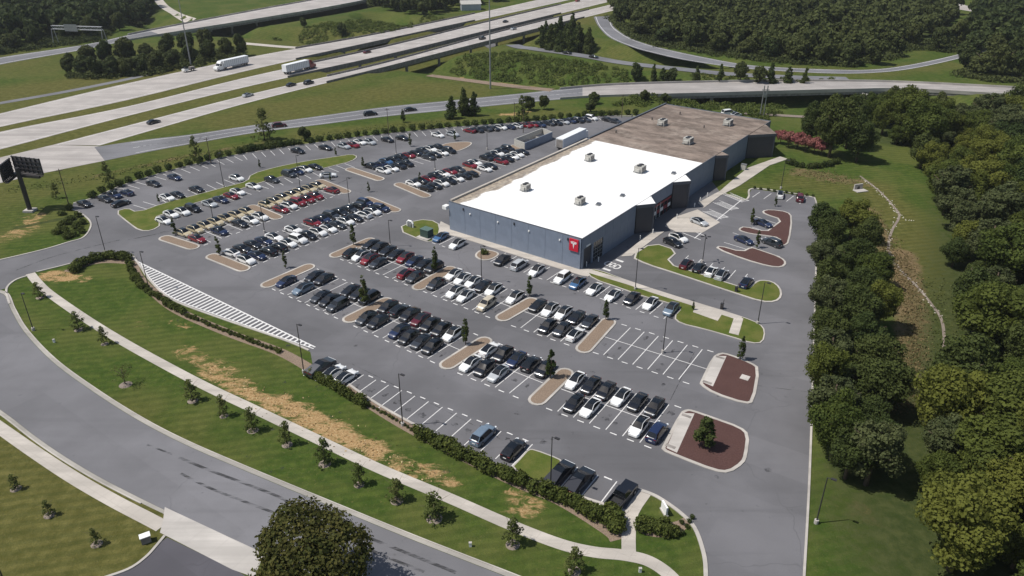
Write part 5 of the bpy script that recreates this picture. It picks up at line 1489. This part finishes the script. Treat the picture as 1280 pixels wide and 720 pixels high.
edge_trees([(775, 30), (800, 46), (830, 56), (862, 62), (895, 66), (930, 70), (962, 74), (995, 78), (1028, 80), (1060, 82), (1092, 80), (1118, 70), (1140, 60), (1172, 64), (1195, 60)], 'leafy tree, # from left along the edge of the wood beyond the exit ramp', 'edge trees of the top wood', 'wood', (0.85, 1.25))
edge_trees([(1205, 88), (1225, 95), (1250, 98), (1275, 100), (1210, 72), (1240, 80), (1270, 82)], 'dark tree, # in the stand at the top right corner', 'edge trees of the top-right wood', 'wood', (1.0, 1.4))
edge_trees([(1110, 136), (1130, 140), (1150, 146), (1170, 148), (1195, 150), (1215, 150), (1240, 152), (1265, 154), (1290, 156), (1120, 152), (1145, 158), (1180, 164), (1210, 166), (1245, 168)], 'green tree, # in the tree line right of the bridge abutment', 'tree line right of the bridge', 'wood', (0.6, 0.85))
edge_trees([(676, 60), (688, 62), (700, 64), (712, 65), (724, 66), (736, 66), (682, 52), (694, 54), (708, 56), (722, 57), (735, 58), (700, 48), (715, 49)], 'dark conifer, # in the clump between side road and freeway', 'conifer clump by the freeway', 'cone', (1.3, 1.7), 'conifer')
edge_trees([(795, 100), (838, 105), (925, 102), (948, 104)], 'round dark tree, # from left between side road and bridge', 'trees before the long bridge', 'wood', (0.6, 0.8))
edge_trees([(816, 104), (828, 103), (962, 104), (985, 103), (1006, 104), (870, 104), (900, 103)], 'dark pointed conifer, # of those between side road and long bridge', 'conifers before the long bridge', 'cone', (0.75, 1.1), 'conifer')
edge_trees([(428, 46), (380, 34), (545, 14)], 'round bush-like tree, # from left on the slope beyond the freeway', 'trees on the far slope', 'wood', (0.5, 0.7))
edge_trees([(565, 148), (580, 145), (593, 145)], 'dark rounded conifer, # from left beside the frontage road', 'conifers beside the frontage road', 'cone', (1.0, 1.15), 'conifer')
edge_trees([(661, 138), (680, 137), (742, 130), (806, 128), (832, 130), (738, 140)], 'small leafy tree, # from left on the verge behind the far kerb row', 'verge trees by the frontage road', 'wood', (0.4, 0.55))
plant('broadleaf_tree', 'young', U(331, 175), 'loose pale green tree on the verge by the frontage road', 'tree', 'verge trees by the frontage road', 3.6, 2.9)
plant('broadleaf_tree', 'wood', U(382, 176), 'small rounded dark tree on the verge right of the loose tree', 'tree', 'verge trees by the frontage road', 0.5, 0.5)
plant('conifer', 'column', U(504, 153), 'small dark cypress on the verge by the frontage road', 'tree', 'verge trees by the frontage road', 1.3, 0.9)
plant('broadleaf_tree', 'young', U(247, 205), 'thin dark-leaved tree on the verge above the far kerb row', 'tree', 'verge trees by the frontage road', 2.0, 2.4)
plant('broadleaf_tree', 'young', U(137, 232), 'thin sapling on the lawn behind the far left kerb', 'tree', 'verge trees by the frontage road', 1.9, 1.9)
plant('broadleaf_tree', 'young', U(71, 248), 'small thin sapling on the lawn right of the billboard', 'tree', 'verge trees by the frontage road', 1.2, 1.2)
plant('broadleaf_tree', 'young', U(652, 150), 'slim leafy tree on the verge beside the dry bank', 'tree', 'verge trees by the frontage road', 2.4, 2.4)

# young columnar trees standing in the lot
for k, (bx, by, ty) in enumerate(((925, 450, 420), (688, 473, 436), (582, 431, 398), (662, 370, 344), (757, 400, 374), (544, 340, 309), (456, 381, 345), (442, 307, 280), (357, 335, 314), (274, 319, 295), (219, 294, 273), (199, 254, 242), (325, 210, 199), (420, 195, 184), (513, 183, 166), (569, 176, 163), (525, 229, 215), (939, 281, 260), (946, 310, 288), (969, 258, 244), (454, 210, 196), (461, 240, 227), (335, 260, 248), (866, 388, 377), (413, 226, 216), (847, 302, 294))):
    h = hgt((bx, by), (bx, ty)) / 5.1
    where = ('on the upper red mulch island', 'on the island right of the silver car block', 'on the island left of the middle front block', 'on the island opposite the showroom corner', 'on the island left of empty stalls', 'on the island by the dark pickup', 'on the island left of the maroon car block', 'on the island below the transformer', 'on the island left of the front blocks', 'on the left end island of the long block', 'on the left gold-car island', 'in the row above the long grass island', 'on the long grass island near its middle', 'at the tip of the long grass island', 'in front of the far kerb row', 'on the far triangular island', 'on the island left of the showroom', 'in the upper right bays', 'in the lower right bays', 'on the far right mulch finger', 'on the far left tan island', 'beside the lamp near the red cars', 'on the island between gold-car blocks', 'beside the small concrete patio', 'on the right gold-car island', 'at the showroom entrance lawn')[k]
    plant('columnar_tree', 'column', U(bx, by), f'slim dark upright young tree {where}', 'tree', 'young upright trees in the lot', h * 1.05, h)
plant('columnar_tree', 'column', U(879, 561), 'bushy dark young tree on the lower red mulch island', 'tree', 'young upright trees in the lot', 2.1, 1.12)

# verge trees along the foreground pavement, each with its mulch ring
vt = [(50, 372, .9), (99, 412, 1.0), (131, 430, 1.0), (241, 501, 1.0), (280, 520, .95), (316, 538, 1.0), (359, 556, 1.0), (406, 580, 1.05), (449, 606, 1.05), (496, 626, 1.1), (543, 648, 1.25), (641, 681, 1.05), (718, 714, 1.0)]
for k, (x, y, s) in enumerate(vt):
    p = U(x, y)
    t = plant('young_tree', 'young', p, f'young leafy tree, {ORD[k]} from left along the verge below the pavement', 'tree', 'young trees on the verge', s * 1.25 * random.uniform(0.85, 1.15), s * random.uniform(0.95, 1.3))
    c = MB(); n_ = 12
    c.tube([(0, 0, 0), (0, 0, 0.14)], [0.62, 0.35], 12); c.build('mulch_ring', M['mulch_grey'], t)
t = plant('young_tree', 'bare', U(157, 481), 'wide sparse tree on the verge beside the curving road', 'tree', 'young trees on the verge', 1.15, 1.05)
MB().tube([(0, 0, 0), (0, 0, 0.16)], [0.9, 0.5], 12).build('mulch_ring', M['mulch_grey'], t)
for k, (x, y) in enumerate(((20, 611), (62, 644), (121, 680))):
    t = plant('young_tree', 'young', U(x, y), f'small young tree with mulch ring, {ORD[k]} from left on the lower lawn', 'tree', 'young trees on the lower lawn', 0.85, 0.72)
    MB().tube([(0, 0, 0), (0, 0, 0.16)], [0.85, 0.5], 12).build('mulch_ring', M['mulch_grey'], t)

# hedge shrubs along the lower edge of the lot and round shrubs along the far kerb
def along(px, gap):
    P = catmull([U(x, y) for x, y in px], n=6); out = []; acc = 0
    for a, b in zip(P[:-1], P[1:]):
        L = (b - a).length; s = gap - acc if out else 0
        while s < L: out.append(a.lerp(b, s / L)); s += gap
        acc = L - (s - gap)
    return out
def hedge(px, gap, label, group, key='shrub', s=(0.85, 1.15), off=0.25):
    for k, p in enumerate(along(px, gap)):
        p = p + Vector((random.uniform(-off, off), random.uniform(-off, off), 0))
        n_ = k + 1; sf = 'th' if 10 <= n_ % 100 <= 20 else {1: 'st', 2: 'nd', 3: 'rd'}.get(n_ % 10, 'th')
        plant('shrub', key, p, f'{label}, {n_}{sf} from left', 'shrub', group, random.uniform(*s), random.uniform(*s))
bed = MB()
for pts, w in (([(165, 324), (172, 345), (195, 368), (225, 390), (290, 418), (350, 440), (395, 465), (450, 497), (500, 528), (560, 560), (640, 600), (700, 625), (760, 662), (772, 675)], 2.0), ([(85, 340), (102, 332), (130, 326), (163, 327)], 2.4)):
    strip(bed, catmull(PX(pts), n=5), w, 0.018)
bed.poly(chaikin(PX([(797, 652), (812, 648), (840, 655), (858, 645), (866, 654), (845, 672), (815, 672), (796, 664)]), 2), 0.018)
tag(bed.build('planting_bed', M['mulch_tan']), kind='structure')
hedge([(92, 340), (104, 331), (130, 324), (160, 324)], 1.0, 'leafy shrub in the hedge at the left entrance lawn', 'hedge at the left entrance', 'shrub', (1.15, 1.5))
hedge([(163, 330), (170, 350), (195, 371), (232, 394)], 1.1, 'leafy shrub in the hedge beside the striped wedge', 'hedge beside the striped wedge', 'shrub', (0.7, 1.1))
hedge([(235, 396), (290, 418), (350, 441)], 1.0, 'low shrub in the clipped row below the striped wedge', 'low clipped row below the striped wedge', 'shrub', (0.4, 0.7), 0.1)
hedge([(388, 469), (420, 486), (455, 507)], 0.95, 'dense shrub in the hedge below the two white cars', 'hedge below the white cars', 'shrub', (0.9, 1.2))
hedge([(462, 508), (490, 523), (520, 541)], 0.85, 'tiny shrub in the row below the empty stalls', 'tiny shrubs below the empty stalls', 'shrub', (0.28, 0.42), 0.05)
hedge([(528, 546), (570, 568), (620, 592), (660, 609)], 0.95, 'dense shrub in the hedge behind the lone SUV', 'hedge behind the lone SUV', 'shrub', (1.15, 1.5))
hedge([(668, 612), (700, 625), (745, 646), (765, 660)], 1.05, 'dense shrub in the hedge behind the angular pickups', 'hedge behind the pickups', 'shrub', (1.15, 1.5))
hedge([(766, 645), (770, 660), (766, 668)], 0.9, 'tall shrub at the right end of the hedge', 'right end of the hedge', 'shrub', (1.3, 1.7))
hedge([(800, 660), (815, 664), (832, 668), (843, 667)], 0.8, 'dark shrub in the bed on the corner lawn', 'bed on the corner lawn', 'shrub', (0.95, 1.25))
hedge([(803, 655), (820, 658), (838, 660)], 0.9, 'dark shrub in the back of the bed on the corner lawn', 'bed on the corner lawn', 'shrub', (0.8, 1.1))
for x, y in ((847, 662), (852, 655), (858, 660), (853, 668), (862, 653), (846, 670), (865, 648)): plant('shrub', 'shrub_dark', U(x, y), 'small round shrub in the gravel end of the corner bed', 'shrub', 'gravel end of the corner bed', 0.36, 0.42)
hedge([(116, 247), (150, 233), (200, 216), (250, 203), (300, 192), (400, 177), (470, 168), (560, 159), (640, 153), (760, 144), (800, 143)], 3.1, 'round dark shrub in the row along the far kerb', 'round shrubs along the far kerb', 'shrub_dark', (1.1, 1.45), 0.3)
hedge([(302, 190), (345, 184), (372, 180)], 1.6, 'round dark shrub in the thick part of the far kerb row', 'thick part of the far kerb row', 'shrub_dark', (1.1, 1.4), 0.3)
for x, y in ((78, 268), (88, 262), (98, 271), (104, 280), (96, 285), (85, 280), (80, 290), (92, 295), (102, 291), (76, 282), (84, 298), (88, 275), (72, 292)):
    plant('shrub', 'shrub', U(x, y), 'bronze-green shrub in the bed at the left lot entrance', 'shrub', 'bed at the left lot entrance', random.uniform(1.0, 1.5), random.uniform(0.8, 1.2))
for k, (x, y) in enumerate(((943, 236), (951, 237), (960, 238), (968, 240), (983, 241), (990, 243), (998, 243), (1008, 245), (1016, 246))): plant('shrub', 'shrub_dark', U(x, y), f'small round shrub, {ORD[k]} from left along the kerb of the far right bays', 'shrub', 'shrubs by the far right bays', 0.45, 0.5)
hedge([(985, 205), (1005, 210), (1030, 208), (1050, 203)], 1.6, 'dark shrub in the bed below the pink trees', 'bed below the pink trees', 'shrub_dark', (0.9, 1.3), 0.5)
pl = U(606, 318); plant('shrub', 'shrub', pl, 'reddish-brown shrub in the planter at the showroom front', 'shrub', 'planter at the showroom front', 1.0, 1.0)
# thickets on the banks under the bridges
def thickets(px, gap, seed, label, group, s=(0.7, 1.3), key='thicket', mat='leaf_cover'):
    rg = np.random.default_rng(seed); V, F, L = [], [], []; o = 0
    base = [crown_geo(700 + seed * 5 + i, 2.4, 1.5, -0.2, 420, 0.5, nb=12, style='bush', squash=0.6) for i in range(4)]
    for (x, y) in scatter(px, gap, seed):
        v, f, lv = base[rg.integers(4)]; a = rg.uniform(0, 6.28); sc_ = rg.uniform(*s); c_, s_ = math.cos(a), math.sin(a)
        q = v * sc_; q = np.stack([q[:, 0] * c_ - q[:, 1] * s_ + x, q[:, 0] * s_ + q[:, 1] * c_ + y, q[:, 2] + 0.0], 1)
        q[:, 2] += H(q[:, 0], q[:, 1])
        V.append(q); F.append(f + o); L.append(np.clip(lv + rg.uniform(-0.2, 0.2), 0, 1)); o += len(q)
    t = link('ground_cover', np_mesh('ground_cover', np.concatenate(V), np.concatenate(F), M[mat], face_attr=dict(lv=np.concatenate(L))))
    tag(t, label, 'ground cover', kind='stuff')
M['leaf_cover'] = m_leaf('leaves_bramble', (0.062, 0.088, 0.02), (0.13, 0.155, 0.038), (0.1, 0.12, 0.03), 0.35, 0.0)
thickets([(560, 92), (590, 70), (640, 66), (700, 76), (790, 90), (780, 104), (700, 108), (620, 100)], 3.3, 11, 'green bramble thicket on the bank between freeway and frontage road', 'brambles on the near bank')
thickets([(345, 50), (380, 34), (450, 26), (530, 22), (560, 24), (480, 42), (400, 58)], 4.0, 12, 'green bramble thicket on the slope beyond the freeway', 'brambles on the far slope')
thickets([(770, 132), (830, 122), (900, 128), (980, 136), (960, 150), (900, 140), (830, 134)], 3.6, 13, 'dark thicket below the long bridge behind the showroom', 'thickets below the long bridge')
thickets([(1110, 165), (1180, 170), (1270, 172), (1280, 185), (1180, 182), (1120, 180)], 3.6, 14, 'green thicket in front of the right-hand wood', 'thickets before the right wood', (1.0, 1.6))
thickets([(860, 92), (1000, 100), (1040, 100), (980, 104), (870, 100)], 3.6, 15, 'low scrub beside the long bridge parapet', 'scrub beside the long bridge', (0.5, 0.8))
thickets([(760, 22), (795, 50), (830, 60), (900, 70), (960, 78), (1060, 84), (1110, 76), (1140, 62), (1190, 66), (1190, 58), (1140, 54), (1100, 66), (1050, 74), (960, 68), (900, 60), (830, 50), (790, 36)], 3.2, 16, 'dark undergrowth along the edge of the wood beyond the exit ramp', 'u', (0.9, 1.8), mat='leaf_far')
thickets([(-60, 78), (0, 68), (60, 60), (120, 52), (180, 30), (170, 22), (110, 44), (40, 52), (-60, 62)], 3.4, 17, 'dark undergrowth along the edge of the top-left wood', 'u', (0.9, 1.8), mat='leaf_far')
thickets([(76, 96), (120, 99), (180, 95), (240, 84), (308, 72), (300, 62), (200, 72), (110, 84)], 3.4, 18, 'dark undergrowth in the clump between ramp and freeway', 'u', (0.9, 1.7), mat='leaf_far')
thickets([(1195, 95), (1240, 103), (1300, 106), (1300, 92), (1215, 80)], 3.4, 19, 'dark undergrowth below the top-right stand', 'u', (1.0, 1.8), mat='leaf_far')
# straw and rough tufts on the bare bank
def tufts(name, pls, n, size, mat, label, cat, seed):
    rg = np.random.default_rng(seed); Cc = []
    for pts, r in pls:
        pl = [U(x, y) for x, y in pts]; L = [(b - a).length for a, b in zip(pl[:-1], pl[1:])]; tot = sum(L)
        for _ in range(int(n * tot)):
            d = rg.uniform(0, tot); i = 0
            while i < len(L) - 1 and d > L[i]: d -= L[i]; i += 1
            p = pl[i].lerp(pl[i + 1], min(1, d / L[i]))
            Cc.append((p.x + rg.normal() * r, p.y + rg.normal() * r, float(H(p.x, p.y)) + size * 0.22))
    Cc = np.array(Cc); N_ = rg.normal(size=Cc.shape) + np.array([0, 0, 0.6]); N_ /= np.linalg.norm(N_, axis=1, keepdims=True)
    v, f = leaf_quads(Cc, N_, size, rg)
    tag(link(name, np_mesh(name, v, f, mat, face_attr=dict(lv=rg.uniform(0, 1, len(Cc))))), label, cat, kind='stuff')
M['straw'] = m_leaf('straw', (0.3, 0.2, 0.09), (0.58, 0.46, 0.26), (0.4, 0.3, 0.15), 0.2, 0.0)
M['roughgrass'] = m_leaf('rough_grass', (0.1, 0.085, 0.035), (0.2, 0.15, 0.075), (0.1, 0.1, 0.03), 0.2, 0.0)
M['tuftgreen'] = m_leaf('grass_tufts', (0.05, 0.07, 0.02), (0.12, 0.13, 0.045), (0.1, 0.1, 0.03), 0.2, 0.0)
tufts('straw_clumps', [([(262, 462), (330, 498), (390, 525)], 1.1), ([(345, 503), (420, 540), (470, 565)], 1.5), ([(440, 553), (510, 585), (550, 598)], 0.9), ([(62, 344), (85, 347)], 1.2)], 7, 0.26, M['straw'], 'straw-coloured clumps on the bare bank', 'straw', 5)
tufts('rough_grass', [([(1128, 318), (1140, 380), (1142, 440), (1128, 490), (1120, 515)], 1.3), ([(1080, 260), (1105, 300), (1122, 350)], 1.6), ([(1000, 215), (1040, 222), (1065, 228)], 2.6)], 40, 0.32, M['roughgrass'], 'brown rough grass beside the drive belt', 'grass', 6)
tufts('grass_tufts', [([(110, 224), (160, 213), (230, 197), (330, 180), (450, 163), (560, 151)], 1.6), ([(1165, 350), (1190, 430), (1170, 500)], 2.0), ([(0, 240), (100, 225)], 2.0)], 12, 0.35, M['tuftgreen'], 'tall grass along the ditches and meadow edge', 'grass', 7)
draped('footpath', [(1075, 220), (1098, 238), (1115, 256), (1124, 270), (1116, 286), (1111, 302), (1113, 320), (1126, 338), (1146, 358), (1164, 380), (1176, 398), (1180, 420), (1179, 450)], 0.55, M['mulch_grey'], 0.05)
# pale riprap down the meadow swale
rk = MB(); rg = random.Random(4)
for pts, dens in (([(1078, 224), (1095, 236), (1110, 250), (1122, 266), (1132, 275), (1142, 276)], 1.3), ([(1112, 300), (1112, 318), (1120, 332), (1130, 342), (1145, 358), (1162, 378), (1172, 392), (1180, 402)], 1.0), ([(1125, 270), (1115, 285), (1110, 302)], 0.5)):
    pl = [U(x, y) for x, y in pts]
    for a, b in zip(pl[:-1], pl[1:]):
        for _ in range(int((b - a).length * 2.6 * dens)):
            p = a.lerp(b, rg.random()); s = rg.uniform(0.07, 0.19)
            rk.box((p.x + rg.gauss(0, 0.4), p.y + rg.gauss(0, 0.4), s * 0.25), (s * 2, s * rg.uniform(1, 1.6), s), rg.uniform(0, 3), taper=0.6)
tag(rk.build('riprap_stones', M['stone']), 'pale stones lining the meadow swale on the right', 'stones', kind='stuff')

# ------------------------------------------------------------------ posts, signs, street furniture
def lamp(bx, by, ty, label, arm=1, heads=1, hh=None, group='lamp posts of the lot'):
    p = U(bx, by); h = hh or hgt((bx, by), (bx, ty))
    t = thing('street_lamp', label, 'lamp post', p, E1, group)
    MB().tube([(0, 0, 0), (0, 0, h)], [0.095, 0.06], 8).build('pole', M['pole'], t)
    MB().tube([(0, 0, 0), (0, 0, 0.6)], 0.28, 10).build('base', M['apron'], t)
    for k in range(heads):
        an = 2 * math.pi * k / heads + (0.5 if heads > 1 else 0)
        c, s = math.cos(an), math.sin(an)
        a = MB().tube([(0, 0, h - 0.05), (c * 0.5, s * 0.5, h + 0.05)], 0.04, 6).build('arm', M['pole'], t)
        MB().box((c * 0.75, s * 0.75, h + 0.06), (0.65, 0.34, 0.14), an).build('lamp_head', M['pole'], a)
    return t
for bx, by, ty, lab in ((132, 316, 270, 'at the top of the left entrance lawn'), (186, 360, 314, 'beside the striped wedge'), (380, 466, 405, 'at the lower tip of the striped wedge'), (503.5, 532, 467, 'beside the empty hedge stalls'), (688, 613, 546, 'beside the angular pickups'),
                        (828.5, 441, 396, 'in the middle of the empty stalls'), (1020, 654, 597, 'on the lawn right of the drive'), (947, 405, 353, 'at the right tip of the front strip'), (794, 362, 310, 'at the front strip by the showroom corner'), (602, 353, 307, 'among the white cars'),
                        (488, 308, 275, 'below the transformer island'), (437, 257, 222, 'at the upper end of the long block'), (544, 213, 195, 'in the block left of the showroom'), (495.5, 194, 171, 'in the far block near the kerb'), (609, 187, 165, 'in the far block by the bin enclosure'),
                        (280, 234, 191, 'on the long grass island toward its left'), (267, 277, 250, 'in the left gold-car row'), (331, 291, 257, 'between the gold-car blocks and long block'), (376, 240, 205, 'in the right gold-car row'), (976, 236, 200, 'behind the far right bays'), (42, 413, 366, 'on the verge by the curving road'), (6, 728, 690, 'at the bottom left corner lawn'), (372, 211, 194, 'on the long grass island near its tip')):
    lamp(bx, by, ty, f'dark slim lamp post {lab}')
lamp(878, 328, 296, 'dark lamp post with four heads beside the visitor row', heads=4)
for bx, by, ty, lab in ((86, 256, 211, 'on the lawn right of the billboard'), (264, 205, 172, 'on the verge above the far kerb row'), (486, 169, 135, 'on the verge near the middle of the far kerb'), (643, 152, 128, 'on the verge by the dry bank'), (654, 166, 136, 'in front of the dry bank'), (777, 147, 118, 'behind the brown roof corner')):
    p = U(bx, by); h = hgt((bx, by), (bx, ty)); t = thing('utility_pole', f'thin dark utility pole {lab}', 'pole', p, 0.5, 'utility poles on the verge')
    MB().tube([(0, 0, 0), (0, 0, h)], [0.13, 0.08], 8).build('pole', M['bark'], t); MB().box((0, 0, h - 0.5), (1.6, 0.12, 0.12)).build('cross_arm', M['bark'], t)
for (bx, by), hh, lab in (((613, 111), 45, 'very tall pale lighting mast beyond the frontage road'), ((239, 83), 30, 'tall pale lighting mast behind the flatbed truck')):
    p = U(bx, by); t = thing('lighting_mast', lab, 'mast', p)
    MB().tube([(0, 0, 0), (0, 0, hh)], [0.36, 0.14], 10).build('shaft', M['galv'], t); MB().tube([(0, 0, hh - 0.4), (0, 0, hh)], 0.9, 12).build('lamp_ring', M['galv'], t)
# paired steel poles behind the brown roof
p = U(952, 146); t = thing('utility_pole', 'pale pair of steel poles with fittings behind the brown roof', 'pole', p)
for s in (-1, 1): MB().tube([(s * 0.6, 0, 0), (s * 0.6, 0, 11)], 0.2, 8).build('pole', M['galv'], t)
MB().box((0, 0, 9.5), (2.6, 0.2, 0.25)).build('cross_arm', M['galv'], t); MB().box((0, 0, 7.5), (1.4, 0.5, 1.2)).build('transformer', M['galv'], t)
# billboard seen from behind
bp = U0(38, 264)
t = thing('billboard', 'large dark two-faced billboard on a single thick post at the left', 'billboard', bp, 0)
hb_ = hgt((37, 263), (24, 199))
MB().tube([(0, 0, 0), (0, 0, hb_ - 2.0)], 0.55, 14).build('post', M['pole'], t)
MB().box((0, 0, 0.25), (2.4, 2.4, 0.5)).build('footing', M['apron'], t)
def panel(a, b, z0, z1, nm):
    a, b = Vector(a), Vector(b); d = b - a; L = d.length; d.normalize(); an = math.atan2(d.y, d.x); m_ = (a + b) / 2
    pn = MB().box((m_.x, m_.y, (z0 + z1) / 2), (L, 0.18, z1 - z0), an).build(nm, M['billback'], t)
    nv = Vector((d.y, -d.x, 0))
    for k in range(7): q = a + d * (L * k / 6); MB().box((q.x + nv.x * 0.22, q.y + nv.y * 0.22, (z0 + z1) / 2), (0.16, 0.24, z1 - z0 + 0.3), an).build('upright', M['pole'], pn)
    for k in range(5): z = z0 + (z1 - z0) * k / 4; MB().box((m_.x + nv.x * 0.42, m_.y + nv.y * 0.42, z), (L + 0.1, 0.14, 0.2), an).build('girt', M['pole'], pn)
    MB().box((m_.x + nv.x * 0.9, m_.y + nv.y * 0.9, z0 - 0.2), (L + 1, 0.9, 0.1), an).build('catwalk', M['pole'], pn)
M['billback'] = plain('billboard_back', (0.10, 0.095, 0.10), 0.8, 0.4, 1.2)
zt_ = hb_; zb_ = hb_ - 3.9
panel((-2.4, 3.2, 0), (5.6, 0.8, 0), zb_, zt_, 'face_panel'); panel((-2.2, -3.2, 0), (-3.2, 2.6, 0), zb_ - 0.6, zt_ - 0.5, 'face_panel')
mbb = MB().box((0.6, 0.4, zb_ - 0.3), (9.5, 0.6, 0.6), -0.2); mbb.build('support_beam', M['pole'], t)
# overhead gantry
ga, gb = U(71, 57), U(133, 59)
t = thing('sign_gantry', 'pale steel truss sign gantry spanning the ramp at the top left', 'gantry')
gh = hgt((71, 57), (70, 36))
for g_, nm in ((ga, 0), (gb, 1)):
    for s in (-0.9, 0.9): MB().tube([(g_.x + s, g_.y + s * 1.2, g_.z), (g_.x + s * 0.4, g_.y + s * 0.4, gh)], 0.22, 8).build('leg', M['galv'], t)
dg_ = gb - ga
tr = MB()
for z in (gh, gh + 1.6):
    for s in (-0.7, 0.7): tr.tube([(ga.x, ga.y + s, z), (gb.x, gb.y + s, z)], 0.14, 6)
for k in range(17):
    a = ga + dg_ * (k / 17); b = ga + dg_ * ((k + 1) / 17); z0, z1 = (gh, gh + 1.6) if k % 2 else (gh + 1.6, gh)
    for s in (-0.7, 0.7): tr.tube([(a.x, a.y + s, z0), (b.x, b.y + s, z1)], 0.08, 5)
tr.build('truss', M['galv'], t)
m_ = ga + dg_ * 0.4; MB().box((m_.x, m_.y - 1.1, gh + 0.9), (7, 0.12, 3.4), math.atan2(dg_.y, dg_.x)).build('sign_back', M['galv'], t)
# transformer, cabinets, boxes
p = U0(533, 297); t = thing('transformer_cabinet', 'dark green transformer cabinet on a pale pad by the showroom', 'cabinet', p, BA)
MB().box((0, 0, 0.1), (3.2, 3.4, 0.5)).build('pad', M['apron'], t); MB().box((0.2, 0, 1.25), (2.0, 2.4, 1.8), taper=0.96).build('casing', M['tgreen'] if 'tgreen' in M else plain('transformer_green', (0.03, 0.06, 0.05), 0.5), t); MB().box((0.2, 0, 2.18), (2.1, 2.5, 0.08)).build('lid', plain('transformer_lid', (0.08, 0.13, 0.11), 0.5), t)
p = U0(513, 284); t = thing('pipe_backflow', 'white arched pipe valve cover on the transformer island', 'pipe cover', p, BA)
MB().tube([(0, -0.9, 0), (0, -0.9, 1.2), (0, -0.5, 1.6), (0, 0.5, 1.6), (0, 0.9, 1.2), (0, 0.9, 0)], 0.22, 8).build('pipe', M['white'], t); MB().box((0, 0, 0.7), (0.7, 1.2, 1.0)).build('cover', M['galv'], t)
p = U0(830, 641); t = thing('monument_sign', 'small white upright panel sign on the corner lawn by the shrubs', 'sign', p, 0.25)
MB().box((0, 0, 0.85), (0.25, 1.5, 1.3)).build('panel', M['white'], t); MB().box((0, 0, 0.1), (0.5, 1.7, 0.2)).build('plinth', M['apron'], t)
p = U0(183, 677); t = thing('utility_box', 'dark grey utility box with pale top beside the side driveway', 'box', p, 0.55)
MB().box((0, 0, 0.5), (1.1, 0.8, 1.0)).build('casing', M['dark_conc'], t); MB().box((0, 0, 1.04), (1.25, 0.9, 0.09)).build('lid', M['white'], t)
for (x, y, lab) in ((68, 428, 'small white marker post on the verge by the curving road'), (588, 683, 'small pale utility lid on the verge below the pavement'), (800, 715, 'small green utility post by the lower pavement')):
    p = U0(x, y); t = thing('utility_marker', lab, 'marker', p); MB().box((0, 0, 0.3), (0.32, 0.25, 0.6)).build('post', M['white'], t); MB().box((0, 0, 0.64), (0.38, 0.3, 0.07)).build('cap', M['apron'], t)
for x, y, lab in ((920, 365, 'dark gate post on the grass side of the drive'), (902, 386, 'dark gate post beside the concrete patio')):
    p = U0(x, y); t = thing('gate_post', lab, 'gate post', p, E1); MB().box((0, 0, 0.55), (0.5, 0.5, 1.1)).build('housing', M['pole'], t); MB().box((0.0, 0, 1.15), (0.6, 0.6, 0.1)).build('cap', M['pole'], t); MB().tube([(0.1, 0, 1.0), (0.25, 0, 2.1)], 0.05, 6).build('arm', M['pole'], t)
p = U0(1074, 238); t = thing('drain_headwall', 'small pale concrete drain headwall at the top of the meadow', 'headwall', p, 0.3)
MB().box((0, 0.6, 0.8), (2.6, 0.35, 1.6)).build('wall', M['apron'], t); MB().box((0, -0.5, 0.1), (3.4, 2.0, 0.2)).build('apron', M['apron'], t); MB().tube([(0, 0.4, 0.6), (0, 0.9, 0.6)], 0.45, 12).build('pipe', M['pole'], t)
p = U0(929, 212); t = thing('wall_cabinet', 'pale grey cabinet beside the showroom side path', 'cabinet', p, BA); MB().box((0, 0, 0.8), (1.0, 1.4, 1.6)).build('casing', M['ahu'], t); MB().box((0, 0, 1.64), (1.1, 1.5, 0.08)).build('lid', M['galv'], t)
for k, (x, y) in enumerate(((816, 292), (846, 273), (868, 259), (875, 252), (884, 246), (800, 300), (733, 333), (748, 327))):
    p = U0(x, y); t = thing('bollard', f'pale bollard, one of those along the showroom side doors', 'bollard', p, 0, 'bollards along the showroom side'); MB().tube([(0, 0, 0), (0, 0, 1.1)], 0.12, 8).build('post', M['white'], t); MB().tube([(0, 0, 1.1), (0, 0, 1.18)], [0.12, 0.05], 8).build('cap', M['white'], t)
# far shed roofs among the trees
for (x, y, w, d, lab) in ((588, 12, 13, 9, 'grey-roofed shed beyond the freeway at the top'),):
    p = U(x, y); t = thing('shed', lab, 'shed', p, 0.2)
    MB().box((0, 0, 2), (w, d, 4)).build('wall', M['clad_w'], t)
    r = MB(); r.add([(-w / 2 - .4, -d / 2 - .4, 4), (w / 2 + .4, -d / 2 - .4, 4), (w / 2 + .4, 0, 6), (-w / 2 - .4, 0, 6), (w / 2 + .4, d / 2 + .4, 4), (-w / 2 - .4, d / 2 + .4, 4)], [(0, 1, 2, 3), (3, 2, 4, 5), (0, 3, 5), (1, 4, 2)]); r.build('roof', M['ahu'], t)

# ------------------------------------------------------------------ thin summer haze
hz = MB().box((0, 2750, 33), (10400, 8900, 94)).build('haze', None)
hm = bpy.data.materials.new('haze'); hm.use_nodes = True
ht = hm.node_tree
ht.nodes.remove(ht.nodes['Principled BSDF'])
pv_ = ht.nodes.new('ShaderNodeVolumePrincipled')
pv_.inputs['Color'].default_value = (0.86, 0.90, 0.96, 1)
pv_.inputs['Density'].default_value = 0.00008
pv_.inputs['Anisotropy'].default_value = 0.2
ht.links.new(pv_.outputs[0], [q for q in ht.nodes if q.type == 'OUTPUT_MATERIAL'][0].inputs['Volume'])
hz.data.materials.clear(); hz.data.materials.append(hm)
tag(hz, 'thin pale summer haze over the whole place', 'haze', kind='stuff')
